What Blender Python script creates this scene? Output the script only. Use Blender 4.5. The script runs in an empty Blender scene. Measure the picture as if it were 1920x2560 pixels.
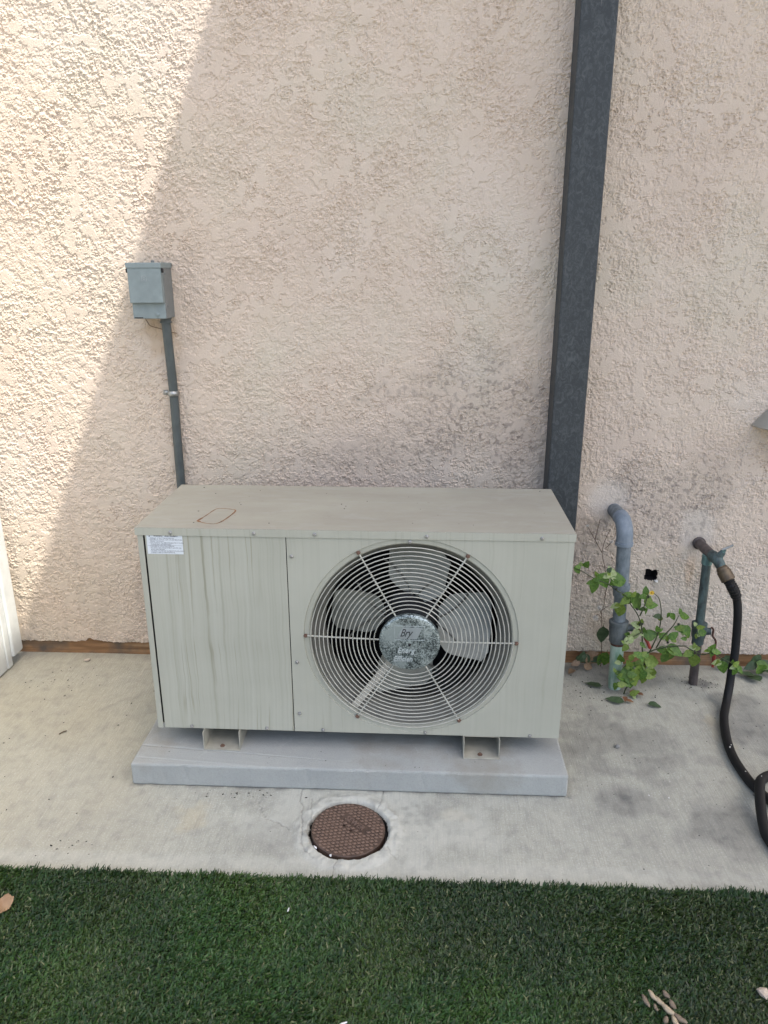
import bpy, bmesh, math, random
import numpy as np
from mathutils import Vector, Matrix, Euler

random.seed(11)
rng = np.random.default_rng(11)
scene = bpy.context.scene
COL = scene.collection
R = math.radians

# ------------------------------------------------------------------ camera
cam_d = bpy.data.cameras.new('camera')
cam = bpy.data.objects.new('camera', cam_d)
COL.objects.link(cam)
cam_d.sensor_fit = 'VERTICAL'
cam_d.sensor_height = 24.0
cam_d.sensor_width = 18.0
cam_d.lens = 1884.1 / 2560 * 24.0
cam_d.clip_start = 0.02
cam_d.clip_end = 2000
cam_d.dof.use_dof = True
cam_d.dof.focus_distance = 1.85
cam_d.dof.aperture_fstop = 4.0
right = Vector((0.99901, 0.044451, -0.001805))
up = Vector((-0.012173, 0.312155, 0.949953))
fwd = Vector((-0.042789, 0.948991, -0.312387))
m = Matrix.Identity(4)
for i in range(3):
    m[i][0], m[i][1], m[i][2] = right[i], up[i], -fwd[i]
m[0][3], m[1][3], m[2][3] = 0.117, -2.0744, 1.1658
cam.matrix_world = m
scene.camera = cam

# ------------------------------------------------------------------ sky, sun, exposure
SUN = Vector((0.4276, -0.29, 1.0)).normalized()
world = bpy.data.worlds.new('World')
scene.world = world
world.use_nodes = True
wn = world.node_tree.nodes
wl = world.node_tree.links
wn.clear()
sky = wn.new('ShaderNodeTexSky')
sky.sky_type = 'NISHITA'
sky.sun_disc = False
sky.sun_elevation = math.asin(SUN.z)
sky.sun_rotation = math.atan2(SUN.x, SUN.y)
sky.air_density = 1.0
sky.dust_density = 4.0
sky.ozone_density = 1.0
bg = wn.new('ShaderNodeBackground')
bg.inputs['Strength'].default_value = 0.15
wo = wn.new('ShaderNodeOutputWorld')
wl.new(sky.outputs[0], bg.inputs['Color'])
wl.new(bg.outputs[0], wo.inputs['Surface'])
sun_d = bpy.data.lights.new('sun', 'SUN')
sun_d.energy = 3.0
sun_d.angle = R(0.45)
sun_d.color = (1.0, 0.94, 0.85)
sun = bpy.data.objects.new('sun', sun_d)
COL.objects.link(sun)
sun.location = (3, -3, 8)
sun.rotation_euler = SUN.to_track_quat('Z', 'Y').to_euler()
vs = scene.view_settings
vs.view_transform = 'Standard'
vs.look = 'None'
vs.gamma = 1.0
vs.use_curve_mapping = False
vs.exposure = 1.27
scene.cycles.use_denoising = True
scene.cycles.denoiser = 'OPENIMAGEDENOISE'
scene.cycles.denoising_input_passes = 'RGB_ALBEDO_NORMAL'
scene.cycles.denoising_prefilter = 'NONE'
scene.cycles.max_bounces = 8
scene.cycles.diffuse_bounces = 5


# ------------------------------------------------------------------ helpers
def link(o, parent=None):
    COL.objects.link(o)
    if parent is not None:
        o.parent = parent
    return o


def tag(o, label=None, cat=None, group=None, kind=None):
    if label: o['label'] = label
    if cat: o['category'] = cat
    if group: o['group'] = group
    if kind: o['kind'] = kind
    return o


def empty(name, loc, rz=0.0):
    o = bpy.data.objects.new(name, None)
    o.location = loc
    o.rotation_euler = (0, 0, rz)
    o.empty_display_size = 0.05
    return link(o)


class MB:
    """collects geometry; build() makes one mesh object. off = origin that is subtracted"""
    def __init__(self, off=(0, 0, 0)):
        self.v = []; self.f = []; self.off = Vector(off)

    def add(self, vs_, fs_):
        n = len(self.v)
        self.v.extend([tuple(Vector(p) - self.off) for p in vs_])
        self.f.extend([tuple(i + n for i in f) for f in fs_])
        return self

    def box(self, x0, x1, y0, y1, z0, z1, b=0.0, seg=2, mtx=None):
        bm = bmesh.new()
        bmesh.ops.create_cube(bm, size=1)
        for v in bm.verts:
            v.co = Vector(((x0 + x1) / 2 + v.co.x * (x1 - x0), (y0 + y1) / 2 + v.co.y * (y1 - y0), (z0 + z1) / 2 + v.co.z * (z1 - z0)))
        if b > 0:
            bmesh.ops.bevel(bm, geom=list(bm.edges), offset=b, segments=seg, affect='EDGES', profile=0.5)
        if mtx is not None:
            bmesh.ops.transform(bm, matrix=mtx, verts=bm.verts)
        bm.verts.index_update()
        self.add([v.co.copy() for v in bm.verts], [[v.index for v in f.verts] for f in bm.faces])
        bm.free()
        return self

    def tube(self, pts, r, n=10, caps=True, closed=False):
        pts = [Vector(p) for p in pts]
        k = len(pts)
        rr = r if hasattr(r, '__len__') else [r] * k
        vs_ = []; fs_ = []
        prev = None
        for i, p in enumerate(pts):
            if closed:
                t = pts[(i + 1) % k] - pts[i - 1]
            else:
                t = pts[min(i + 1, k - 1)] - pts[max(i - 1, 0)]
            t.normalize()
            if prev is None:
                a = Vector((0, 0, 1)) if abs(t.z) < 0.9 else Vector((1, 0, 0))
                u = t.cross(a).normalized()
            else:
                u = (prev - t * prev.dot(t)).normalized()
            prev = u
            w = t.cross(u)
            for j in range(n):
                a = 2 * math.pi * j / n
                vs_.append(p + (u * math.cos(a) + w * math.sin(a)) * rr[i])
        for i in range(k if closed else k - 1):
            i2 = (i + 1) % k
            for j in range(n):
                j2 = (j + 1) % n
                fs_.append((i * n + j, i * n + j2, i2 * n + j2, i2 * n + j))
        if caps and not closed:
            fs_.append(tuple(range(n - 1, -1, -1)))
            fs_.append(tuple((k - 1) * n + j for j in range(n)))
        return self.add(vs_, fs_)

    def lathe(self, prof, n=32, mtx=None, caps=True):
        """prof = [(r, h)], axis +Z, then mtx"""
        vs_ = []; fs_ = []
        for r, h in prof:
            for j in range(n):
                a = 2 * math.pi * j / n
                vs_.append(Vector((r * math.cos(a), r * math.sin(a), h)))
        for i in range(len(prof) - 1):
            for j in range(n):
                j2 = (j + 1) % n
                fs_.append((i * n + j, i * n + j2, (i + 1) * n + j2, (i + 1) * n + j))
        if caps:
            fs_.append(tuple(range(n - 1, -1, -1)))
            fs_.append(tuple((len(prof) - 1) * n + j for j in range(n)))
        if mtx is not None:
            vs_ = [mtx @ v for v in vs_]
        return self.add(vs_, fs_)

    def mesh(self, name, mat=None, smooth=None):
        me = bpy.data.meshes.new(name)
        me.from_pydata(self.v, [], self.f)
        me.update()
        if mat is not None:
            me.materials.append(mat)
        if smooth is not None:
            bm = bmesh.new(); bm.from_mesh(me)
            bmesh.ops.recalc_face_normals(bm, faces=bm.faces)
            for f in bm.faces: f.smooth = True
            for e in bm.edges:
                if len(e.link_faces) == 2 and e.calc_face_angle(0) > R(smooth):
                    e.smooth = False
            bm.to_mesh(me); bm.free()
        return me

    def build(self, name, mat, parent=None, smooth=35, loc=None):
        o = bpy.data.objects.new(name, self.mesh(name, mat, smooth))
        if loc is not None: o.location = loc
        return link(o, parent)


def obj_from(name, me, parent=None, loc=(0, 0, 0), rot=(0, 0, 0)):
    o = bpy.data.objects.new(name, me)
    o.location = loc
    o.rotation_euler = rot
    return link(o, parent)


def spline(pts, n=8):
    """Catmull-Rom through pts"""
    P = [Vector(p) for p in pts]
    P = [P[0] * 2 - P[1]] + P + [P[-1] * 2 - P[-2]]
    out = []
    for i in range(1, len(P) - 2):
        for k in range(n):
            t = k / n
            a, b, c, d = P[i - 1], P[i], P[i + 1], P[i + 2]
            out.append(0.5 * ((2 * b) + (c - a) * t + (2 * a - 5 * b + 4 * c - d) * t * t + (3 * b - a - 3 * c + d) * t ** 3))
    out.append(P[-2])
    return out


def text_mesh(name, body, size, mat, parent, mtx, extrude=0.0003, shear=0.0, offset=0.0, align='LEFT', spacing=1.0, line=1.0, scx=1.0, res=2):
    cu = bpy.data.curves.new(name, 'FONT')
    cu.body = body; cu.size = size; cu.extrude = extrude; cu.shear = shear; cu.offset = offset
    cu.align_x = align; cu.space_character = spacing; cu.space_line = line; cu.resolution_u = res
    to = bpy.data.objects.new(name + '_tmp', cu)
    COL.objects.link(to)
    dg = bpy.context.evaluated_depsgraph_get()
    me = bpy.data.meshes.new_from_object(to.evaluated_get(dg))
    bpy.data.objects.remove(to)
    bpy.data.curves.remove(cu)
    me.transform(mtx @ Matrix.Diagonal((scx, 1, 1, 1)))
    me.materials.clear(); me.materials.append(mat)
    me.name = name
    return link(bpy.data.objects.new(name, me), parent)


# ---- numpy noise
def perlin(x, y, seed):
    r = np.random.default_rng(seed)
    perm = r.permutation(256)
    ang = r.random(256) * 2 * np.pi
    gx, gy = np.cos(ang), np.sin(ang)
    xi = np.floor(x).astype(np.int64); yi = np.floor(y).astype(np.int64)
    xf = x - xi; yf = y - yi
    u = xf * xf * xf * (xf * (xf * 6 - 15) + 10); v = yf * yf * yf * (yf * (yf * 6 - 15) + 10)
    def g(dx, dy):
        h = perm[(perm[(xi + dx) & 255] + yi + dy) & 255]
        return gx[h] * (xf - dx) + gy[h] * (yf - dy)
    a = g(0, 0) * (1 - u) + g(1, 0) * u
    b = g(0, 1) * (1 - u) + g(1, 1) * u
    return (a * (1 - v) + b * v) * 1.5


def fbm(x, y, seed, o=4):
    s = 0; a = 1.0; t = 0
    for i in range(o):
        s = s + a * perlin(x * 2 ** i, y * 2 ** i, seed + i); t += a; a *= 0.5
    return s / t


def sstep(a, b, x):
    t = np.clip((x - a) / (b - a), 0, 1)
    return t * t * (3 - 2 * t)


def grid_mesh(name, V, nx, ny, mat, keep=None, flip=False, marks=None, extra=None):
    """V (ny*nx,3) row-major; keep = bool mask of quads; extra = list of quads (4x3) appended"""
    i = np.arange((ny - 1) * (nx - 1))
    r, c = i // (nx - 1), i % (nx - 1)
    a = r * nx + c
    q = np.stack([a, a + 1, a + nx + 1, a + nx], 1)
    if flip: q = q[:, ::-1]
    if keep is not None: q = q[keep.ravel()]
    if extra:
        e = np.array(extra, dtype=np.float64).reshape(-1, 3)
        n0 = len(V)
        V = np.concatenate([V, e])
        q = np.concatenate([q, (np.arange(len(e)) + n0).reshape(-1, 4)])
        if marks is not None:
            marks = np.concatenate([marks, np.zeros((len(e), 4))])
    me = bpy.data.meshes.new(name)
    me.vertices.add(len(V)); me.vertices.foreach_set('co', V.astype(np.float32).ravel())
    me.loops.add(q.size); me.loops.foreach_set('vertex_index', q.astype(np.int32).ravel())
    me.polygons.add(len(q)); me.polygons.foreach_set('loop_start', (np.arange(len(q)) * 4).astype(np.int32))
    me.polygons.foreach_set('loop_total', np.full(len(q), 4, np.int32))
    me.update(calc_edges=True)
    me.polygons.foreach_set('use_smooth', np.ones(len(q), bool))
    if marks is not None:
        at = me.attributes.new('mark', 'FLOAT_COLOR', 'POINT')
        at.data.foreach_set('color', marks.astype(np.float32).ravel())
    me.materials.append(mat)
    me.validate()
    return me


# ------------------------------------------------------------------ materials
class NT:
    def __init__(self, name, rough=0.7, metal=0.0, spec=0.5):
        self.m = bpy.data.materials.new(name)
        self.m.use_nodes = True
        self.t = self.m.node_tree
        self.b = self.t.nodes['Principled BSDF']
        self.b.inputs['Roughness'].default_value = rough
        self.b.inputs['Metallic'].default_value = metal
        self.b.inputs['Specular IOR Level'].default_value = spec
        self.co = None

    def n(self, k, **kw):
        x = self.t.nodes.new(k)
        for a, v in kw.items(): setattr(x, a, v)
        return x

    def l(self, a, b): self.t.links.new(a, b)

    def coord(self, scale=(1, 1, 1), rot=(0, 0, 0)):
        tc = self.n('ShaderNodeTexCoord')
        mp = self.n('ShaderNodeMapping')
        mp.inputs['Scale'].default_value = scale
        mp.inputs['Rotation'].default_value = rot
        self.l(tc.outputs['Object'], mp.inputs['Vector'])
        return mp.outputs[0]

    def noise(self, sc=5, det=4, rough=0.55, vec=None, dist=0.0):
        x = self.n('ShaderNodeTexNoise')
        x.inputs['Scale'].default_value = sc; x.inputs['Detail'].default_value = det
        x.inputs['Roughness'].default_value = rough; x.inputs['Distortion'].default_value = dist
        self.l(vec if vec is not None else self.coord(), x.inputs['Vector'])
        return x.outputs[0]

    def ramp(self, fac, stops):
        x = self.n('ShaderNodeValToRGB')
        e = x.color_ramp.elements
        while len(e) < len(stops): e.new(0.5)
        for el, (p, c) in zip(e, stops):
            el.position = p
            el.color = c if len(c) == 4 else (*c, 1)
        self.l(fac, x.inputs[0])
        return x.outputs[0]

    def fr(self, fac, lo, hi, a=0.0, b=1.0):
        x = self.n('ShaderNodeMapRange')
        x.inputs[1].default_value = lo; x.inputs[2].default_value = hi; x.inputs[3].default_value = a; x.inputs[4].default_value = b
        self.l(fac, x.inputs[0])
        return x.outputs[0]

    def mix(self, fac, a, b, mode='MIX'):
        x = self.n('ShaderNodeMix', data_type='RGBA', blend_type=mode)
        for s, v in ((0, fac), (6, a), (7, b)):
            if hasattr(v, 'links'): self.l(v, x.inputs[s])
            elif s == 0: x.inputs[0].default_value = v
            else: x.inputs[s].default_value = (*v, 1)
        return x.outputs[2]

    def math(self, op, a, b):
        x = self.n('ShaderNodeMath', operation=op)
        for i, v in enumerate((a, b)):
            if hasattr(v, 'links'): self.l(v, x.inputs[i])
            else: x.inputs[i].default_value = v
        return x.outputs[0]

    def color(self, c):
        if hasattr(c, 'links'): self.l(c, self.b.inputs['Base Color'])
        else: self.b.inputs['Base Color'].default_value = (*c, 1)
        return self

    def bump(self, h, strength=0.3, dist=0.001):
        x = self.n('ShaderNodeBump')
        x.inputs['Strength'].default_value = strength; x.inputs['Distance'].default_value = dist
        self.l(h, x.inputs['Height'])
        self.l(x.outputs[0], self.b.inputs['Normal'])
        return self


def simple(name, c, rough=0.6, metal=0.0, var=0.12, sc=30, bump=0.15, bsc=300, bd=0.0006, spec=0.5):
    t = NT(name, rough, metal, spec)
    f = t.noise(sc, 5)
    lo = tuple(v * (1 - var * 1.6) for v in c); hi = tuple(min(1, v * (1 + var * 1.6)) for v in c)
    t.color(t.ramp(f, [(0.3, lo), (0.7, hi)]))
    if bump: t.bump(t.noise(bsc, 3), bump, bd)
    return t.m


def stucco_mat():
    t = NT('stucco', 0.93, spec=0.2)
    big = t.noise(2.3, 4)
    mid = t.noise(11, 4)
    c = t.ramp(big, [(0.32, (0.555, 0.462, 0.378)), (0.5, (0.595, 0.505, 0.412)), (0.68, (0.565, 0.506, 0.41))])
    c = t.mix(t.fr(mid, 0.35, 0.7, 0, 0.35), c, (0.65, 0.55, 0.468))
    at = t.n('ShaderNodeAttribute', attribute_name='mark')
    sp = t.n('ShaderNodeSeparateColor'); t.l(at.outputs['Color'], sp.inputs[0])
    c = t.mix(sp.outputs[1], c, (0.50, 0.36, 0.235))
    c = t.mix(sp.outputs[2], c, (0.64, 0.60, 0.54))
    c = t.mix(sp.outputs[0], c, (0.10, 0.09, 0.085))
    t.color(c)
    fine = t.noise(260, 4, 0.75)
    t.bump(fine, 0.8, 0.0022)
    return t.m


def concrete_mat():
    t = NT('concrete', 0.86, spec=0.3)
    big = t.noise(3.1, 5, 0.6)
    c = t.ramp(big, [(0.3, (0.345, 0.345, 0.295)), (0.5, (0.395, 0.395, 0.335)), (0.72, (0.435, 0.435, 0.37))])
    sp_ = t.noise(330, 4, 0.7)
    c = t.mix(t.fr(sp_, 0.54, 0.74, 0, 0.6), c, (0.20, 0.20, 0.18))
    sp2 = t.noise(250, 4, 0.7)
    c = t.mix(t.fr(sp2, 0.54, 0.72, 0, 0.65), c, (0.68, 0.69, 0.64))
    br = t.noise(1, 3, 0.6, vec=t.coord((330, 14, 1), (0, 0, R(8))))
    c = t.mix(t.fr(br, 0.42, 0.66, 0, 0.45), c, (0.27, 0.28, 0.25))
    at = t.n('ShaderNodeAttribute', attribute_name='mark')
    sp = t.n('ShaderNodeSeparateColor'); t.l(at.outputs['Color'], sp.inputs[0])
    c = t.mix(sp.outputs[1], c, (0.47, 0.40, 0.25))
    c = t.mix(sp.outputs[2], c, (0.53, 0.535, 0.475))
    c = t.mix(sp.outputs[0], c, (0.075, 0.075, 0.08))
    t.color(c)
    t.bump(t.math('ADD', t.math('MULTIPLY', br, 1.0), t.math('MULTIPLY', sp_, 0.7)), 0.8, 0.0016)
    return t.m


def panel_mat(name, streak, dust):
    t = NT(name, 0.5, spec=0.35)
    warp = t.noise(7, 3)
    base = t.ramp(t.noise(6, 5), [(0.3, (0.39, 0.39, 0.32)), (0.7, (0.435, 0.435, 0.36))])
    if streak:
        cw = t.coord((1, 1, 0.16))
        tc = t.n('ShaderNodeVectorMath', operation='ADD')
        nz = t.n('ShaderNodeTexNoise'); nz.inputs['Scale'].default_value = 9; nz.inputs['Detail'].default_value = 3
        t.l(t.coord(), nz.inputs['Vector'])
        sc = t.n('ShaderNodeVectorMath', operation='SCALE'); sc.inputs['Scale'].default_value = 0.014
        t.l(nz.outputs['Color'], sc.inputs[0])
        t.l(cw, tc.inputs[0]); t.l(sc.outputs[0], tc.inputs[1])
        mp = t.n('ShaderNodeMapping'); mp.inputs['Scale'].default_value = (120, 1, 5.0)
        t.l(tc.outputs[0], mp.inputs['Vector'])
        s1 = t.noise(1, 5, 0.62, vec=mp.outputs[0])
        mp2 = t.n('ShaderNodeMapping'); mp2.inputs['Scale'].default_value = (24, 1, 2.4); mp2.inputs['Location'].default_value = (3, 1, 7)
        t.l(tc.outputs[0], mp2.inputs['Vector'])
        s2 = t.noise(1, 2, 0.5, vec=mp2.outputs[0])
        base = t.mix(t.fr(s1, 0.52, 0.74, 0, 0.42 * streak), base, (0.24, 0.245, 0.185))
        base = t.mix(t.fr(s1, 0.48, 0.28, 0, 0.4 * streak), base, (0.50, 0.51, 0.45))
        gate_n = t.fr(t.noise(5, 2), 0.42, 0.6)
        th = t.math('ABSOLUTE', t.math('SUBTRACT', s2, 0.52), 0)
        base = t.mix(t.math('MULTIPLY', t.fr(th, 0.020, 0.004, 0, 0.5 * streak), gate_n), base, (0.22, 0.21, 0.14))
    if dust:
        d = t.noise(4, 6, 0.65, vec=t.coord((1, 2.2, 1)))
        base = t.mix(t.fr(d, 0.3, 0.7, 0.45, 0.95), base, (0.30, 0.285, 0.235))
        base = t.mix(t.fr(t.noise(9, 5, 0.7, vec=t.coord((1, 2.5, 1)), dist=1.2), 0.5, 0.7, 0, 0.5), base, (0.38, 0.375, 0.335))
        base = t.mix(t.fr(t.noise(16, 5, 0.75), 0.58, 0.76, 0, 0.25), base, (0.23, 0.21, 0.17))
        d2 = t.noise(60, 3, 0.6)
        base = t.mix(t.fr(d2, 0.70, 0.78, 0, 0.35), base, (0.2, 0.17, 0.13))
    t.color(base)
    t.b.inputs['Roughness'].default_value = 0.5 if not dust else 0.72
    t.bump(t.noise(9, 2), 0.16, 0.006)
    return t.m


def leaf_mat(name, c1, c2, tr=0.3):
    t = NT(name, 0.45, spec=0.4)
    f = t.noise(5, 4, 0.7)
    oi = t.n('ShaderNodeObjectInfo')
    c = t.ramp(f, [(0.35, c1), (0.68, c2)])
    c = t.mix(t.math('MULTIPLY', oi.outputs['Random'], 0.45), c, tuple(v * 0.5 for v in c1))
    t.color(c)
    tb = t.n('ShaderNodeBsdfTranslucent')
    t.l(c, tb.inputs['Color'])
    mx = t.n('ShaderNodeMixShader'); mx.inputs[0].default_value = tr
    t.l(t.b.outputs[0], mx.inputs[1]); t.l(tb.outputs[0], mx.inputs[2])
    out = [x for x in t.t.nodes if x.type == 'OUTPUT_MATERIAL'][0]
    t.l(mx.outputs[0], out.inputs['Surface'])
    return t.m


def galv_mat():
    t = NT('weathered_zinc', 0.42, 0.55)
    vo = t.n('ShaderNodeTexVoronoi'); vo.inputs['Scale'].default_value = 420
    t.l(t.coord(), vo.inputs['Vector'])
    g = t.n('ShaderNodeSeparateColor'); t.l(vo.outputs['Color'], g.inputs[0])
    big = t.noise(26, 4, 0.6)
    f = t.math('ADD', t.math('MULTIPLY', g.outputs[0], 0.35), t.math('MULTIPLY', big, 0.8))
    mot = t.ramp(f, [(0.40, (0.045, 0.055, 0.055)), (0.56, (0.20, 0.24, 0.23)), (0.75, (0.46, 0.52, 0.50))])
    pk = t.noise(17, 5, 0.7)
    t.color(t.mix(t.fr(pk, 0.56, 0.66), mot, (0.36, 0.415, 0.40)))
    return t.m


def grass_mat():
    t = NT('turf_blade', 0.42, spec=0.35)
    at = t.n('ShaderNodeAttribute', attribute_name='tint')
    t.color(at.outputs['Color'])
    return t.m


def pipe_mat(name, c, c2, rough=0.55, metal=0.0, sc=60):
    t = NT(name, rough, metal)
    f = t.noise(sc, 5, 0.65, vec=t.coord((1, 1, 0.4)))
    t.color(t.ramp(f, [(0.35, c), (0.66, c2)]))
    t.bump(t.noise(260, 3), 0.2, 0.0006)
    return t.m


M_STUCCO = stucco_mat()
M_CONC = concrete_mat()
M_PANEL = panel_mat('painted_steel_streaked', 1.0, 0)
M_PANEL2 = panel_mat('painted_steel', 0.32, 0)
M_LID = panel_mat('painted_steel_dusty', 0, 1)
M_WIRE = simple('painted_wire', (0.47, 0.465, 0.40), 0.45, bump=0)
M_BLADE = simple('fan_blade_paint', (0.31, 0.32, 0.28), 0.55, var=0.15, sc=20, bump=0)
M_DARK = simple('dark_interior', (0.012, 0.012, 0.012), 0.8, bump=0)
M_SHROUD = simple('shroud_paint', (0.16, 0.158, 0.135), 0.6, bump=0)
M_MOTOR = simple('motor_paint', (0.035, 0.036, 0.037), 0.5, bump=0)
M_SCREW = simple('screw_zinc', (0.38, 0.38, 0.37), 0.38, 0.8, var=0.25, sc=200, bump=0)
M_RUSTSCREW = simple('screw_rusty', (0.17, 0.10, 0.07), 0.7, 0.2, var=0.3, sc=200, bump=0)
M_RUST = simple('rust_film', (0.21, 0.105, 0.05), 0.85, var=0.35, sc=90, bump=0)
M_GALV = galv_mat()
M_LETTER_Z = simple('zinc_lettering', (0.50, 0.55, 0.54), 0.45, 0.3, bump=0)
M_LABEL = simple('label_paper', (0.66, 0.70, 0.72), 0.5, var=0.03, bump=0)
M_INK = simple('label_ink', (0.16, 0.17, 0.19), 0.6, var=0.05, bump=0)
M_INKB = simple('label_ink_bold', (0.02, 0.02, 0.025), 0.6, var=0.05, bump=0)
def pad_mat():
    t = NT('pad_fibre_cement', 0.9, spec=0.2)
    c = t.ramp(t.noise(7, 5, 0.6), [(0.3, (0.335, 0.352, 0.338)), (0.7, (0.385, 0.40, 0.378))])
    c = t.mix(t.fr(t.noise(260, 3, 0.6), 0.45, 0.7, 0, 0.4), c, (0.28, 0.285, 0.265))
    c = t.mix(t.fr(t.noise(4.3, 4, 0.6), 0.54, 0.68, 0, 0.5), c, (0.25, 0.225, 0.17))
    c = t.mix(t.fr(t.noise(30, 4, 0.7, dist=1.0), 0.60, 0.72, 0, 0.35), c, (0.5, 0.51, 0.5))
    t.color(c)
    t.bump(t.noise(380, 4, 0.7), 0.6, 0.0016)
    return t.m


M_PAD = pad_mat()
M_FOOT = simple('foot_steel', (0.36, 0.35, 0.29), 0.5, var=0.12, sc=30, bump=0)
M_BOX = simple('disconnect_paint', (0.205, 0.25, 0.255), 0.45, var=0.07, sc=40, bump=0.05)
M_BOXD = simple('disconnect_paint_shaded', (0.17, 0.185, 0.185), 0.5, var=0.07, sc=40, bump=0.05)  # darker copy of the box paint, side shade put into the colour
M_BLACK = simple('black_plastic', (0.012, 0.012, 0.013), 0.5, bump=0)
M_COND = simple('conduit_paint', (0.068, 0.082, 0.082), 0.5, var=0.1, sc=40, bump=0)
M_STRAP = simple('strap_zinc', (0.33, 0.34, 0.33), 0.35, 0.7, bump=0)
M_COPPERWIRE = simple('brown_wire', (0.12, 0.065, 0.035), 0.6, bump=0)
M_GATE = simple('white_gate_paint', (0.60, 0.62, 0.60), 0.6, var=0.05, sc=25, bump=0.25, bsc=60, bd=0.0015)
M_HOOD = simple('vent_hood_paint', (0.33, 0.315, 0.27), 0.55, var=0.08, sc=12, bump=0)
M_ROOF = simple('overhang_paint', (0.62, 0.60, 0.56), 0.8, bump=0)


def wood_mat():
    t = NT('sill_wood', 0.85, spec=0.2)
    f = t.noise(1, 5, 0.65, vec=t.coord((5, 60, 90)))
    c = t.ramp(f, [(0.3, (0.13, 0.07, 0.035)), (0.55, (0.30, 0.17, 0.085)), (0.75, (0.40, 0.27, 0.16))])
    d = t.noise(9, 4)
    c = t.mix(t.fr(d, 0.5, 0.68, 0, 0.85), c, (0.09, 0.085, 0.075))
    t.color(c)
    t.bump(f, 0.5, 0.002)
    return t.m


M_SILL = wood_mat()


def post_mat():
    t = NT('charcoal_post_paint', 0.55, spec=0.4)
    f = t.noise(70, 6, 0.75, vec=t.coord((1, 1, 0.7)), dist=1.5)
    big = t.noise(3, 3)
    c = t.ramp(big, [(0.3, (0.026, 0.032, 0.036)), (0.7, (0.037, 0.044, 0.048))])
    c = t.mix(t.fr(f, 0.46, 0.66, 0, 0.55), c, (0.105, 0.118, 0.12))
    s = t.noise(1, 2, 0.5, vec=t.coord((420, 420, 9)))
    s2 = t.noise(7, 3)
    c = t.mix(t.math('MULTIPLY', t.fr(s, 0.72, 0.78), t.fr(s2, 0.55, 0.65)), c, (0.24, 0.24, 0.23))
    t.color(c)
    t.bump(f, 0.12, 0.0012)
    return t.m


M_POST = post_mat()

# ------------------------------------------------------------------ ground to the horizon
def quad(z, x0, x1, y0, y1):
    return [(x0, y0, z), (x1, y0, z), (x1, y1, z), (x0, y1, z)]


M_LAWN = simple('far_ground', (0.295, 0.275, 0.235), 0.95, var=0.2, sc=2, bump=0)
g = MB().add(quad(-0.06, -900, 900, -900, 900), [(0, 1, 2, 3)]).build('ground', M_LAWN, smooth=None)
tag(g, 'bare ground reaching to the horizon around the house', kind='structure')

# ------------------------------------------------------------------ stucco wall
wall = empty('house_wall', (0, 0, 0))
tag(wall, 'pinkish beige rough stucco house wall behind the heat pump', 'wall')
gx = np.arange(-1.225, 1.2251, 0.0024)
gz = np.arange(0.046, 1.81, 0.0024)
nx, nz = len(gx), len(gz)
X, Z = np.meshgrid(gx, gz)
wx = X + 0.008 * fbm(X * 75, Z * 75, 5, 3)
wz = Z + 0.008 * fbm(X * 75, Z * 75, 25, 3)
rough_amt = 0.42 + 0.75 * sstep(-0.35, 0.35, fbm(X * 6.5, Z * 5.5, 41, 4))
w2x = X + 0.006 * fbm(X * 120, Z * 120, 45, 3)
w2z = Z + 0.006 * fbm(X * 120, Z * 120, 47, 3)
n1 = fbm(wx * 33, wz * 33, 61, 4)
n2 = fbm(w2x * 72, w2z * 72, 71, 3)
n3 = fbm(X * 190, Z * 190, 81, 2)
n4 = fbm(w2x * 125, w2z * 125, 85, 2)
pl1 = sstep(-0.04, 0.0, n1); pl2 = sstep(0.02, 0.08, n2); pl3 = sstep(0.0, 0.10, n4)
trowel = pl1 * sstep(0.02, 0.16, fbm(wx * 11, wz * 9, 87, 3))
rough_amt = rough_amt * (1 - 0.85 * trowel)
grain = n3 * 0.0019 * (0.30 + 0.75 * rough_amt) * (1 - 0.6 * trowel)
h = 0.0015 + pl1 * (0.0015 + 0.0008 * trowel) + pl2 * 0.0018 * rough_amt + pl3 * 0.0018 * rough_amt * (1 - 0.5 * pl1) + grain + 0.0010 * fbm(X * 1.3, Z * 1.3, 91, 3)
# smooth repaired patches near the pipes
def blob(cx, cz, rx, rz, k=0.6, sd=3, f=9, XX=None, ZZ=None):
    XX = X if XX is None else XX; ZZ = Z if ZZ is None else ZZ
    d = np.sqrt(((XX - cx) / rx) ** 2 + ((ZZ - cz) / rz) ** 2) + k * fbm(XX * f, ZZ * f, sd, 3)
    return 1 - sstep(0.45, 1.1, d)
patch = np.clip(blob(0.665, 0.53, 0.07, 0.07, 0.3, 7) + blob(0.92, 0.43, 0.06, 0.09, 0.3, 8), 0, 1)
h = h * (1 - 0.75 * patch)
lower = 1 - sstep(0.10, 0.36, Z)
h = h * (1 - 0.35 * lower * sstep(0.5, 0.7, X))
ov = np.clip(h, -0.001, 0.0115)
spk = sstep(0.02, 0.32, fbm(X * 70, Z * 60, 93, 5))
mark = np.zeros((nz, nx, 4))
dark = 0.0 * spk
dz = np.clip(0.8 * blob(0.22, 0.80, 0.22, 0.16, 1.0, 95) + 0.5 * blob(0.05, 0.66, 0.35, 0.06, 0.9, 96) + 0.5 * (1 - sstep(0.05, 0.20, Z)) * sstep(0.5, 0.62, X) + blob(0.80, 0.52, 0.17, 0.13, 0.7, 11) + blob(0.93, 0.56, 0.09, 0.16, 0.8, 12) + 0.8 * blob(0.62, 0.30, 0.10, 0.20, 0.7, 15) + 0.7 * blob(0.36, 0.74, 0.16, 0.20, 0.9, 13) + 0.6 * blob(0.42, 0.62, 0.12, 0.12, 0.8, 17), 0, 1)
dark = dark + dz * (0.36 * spk + 0.14)
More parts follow.
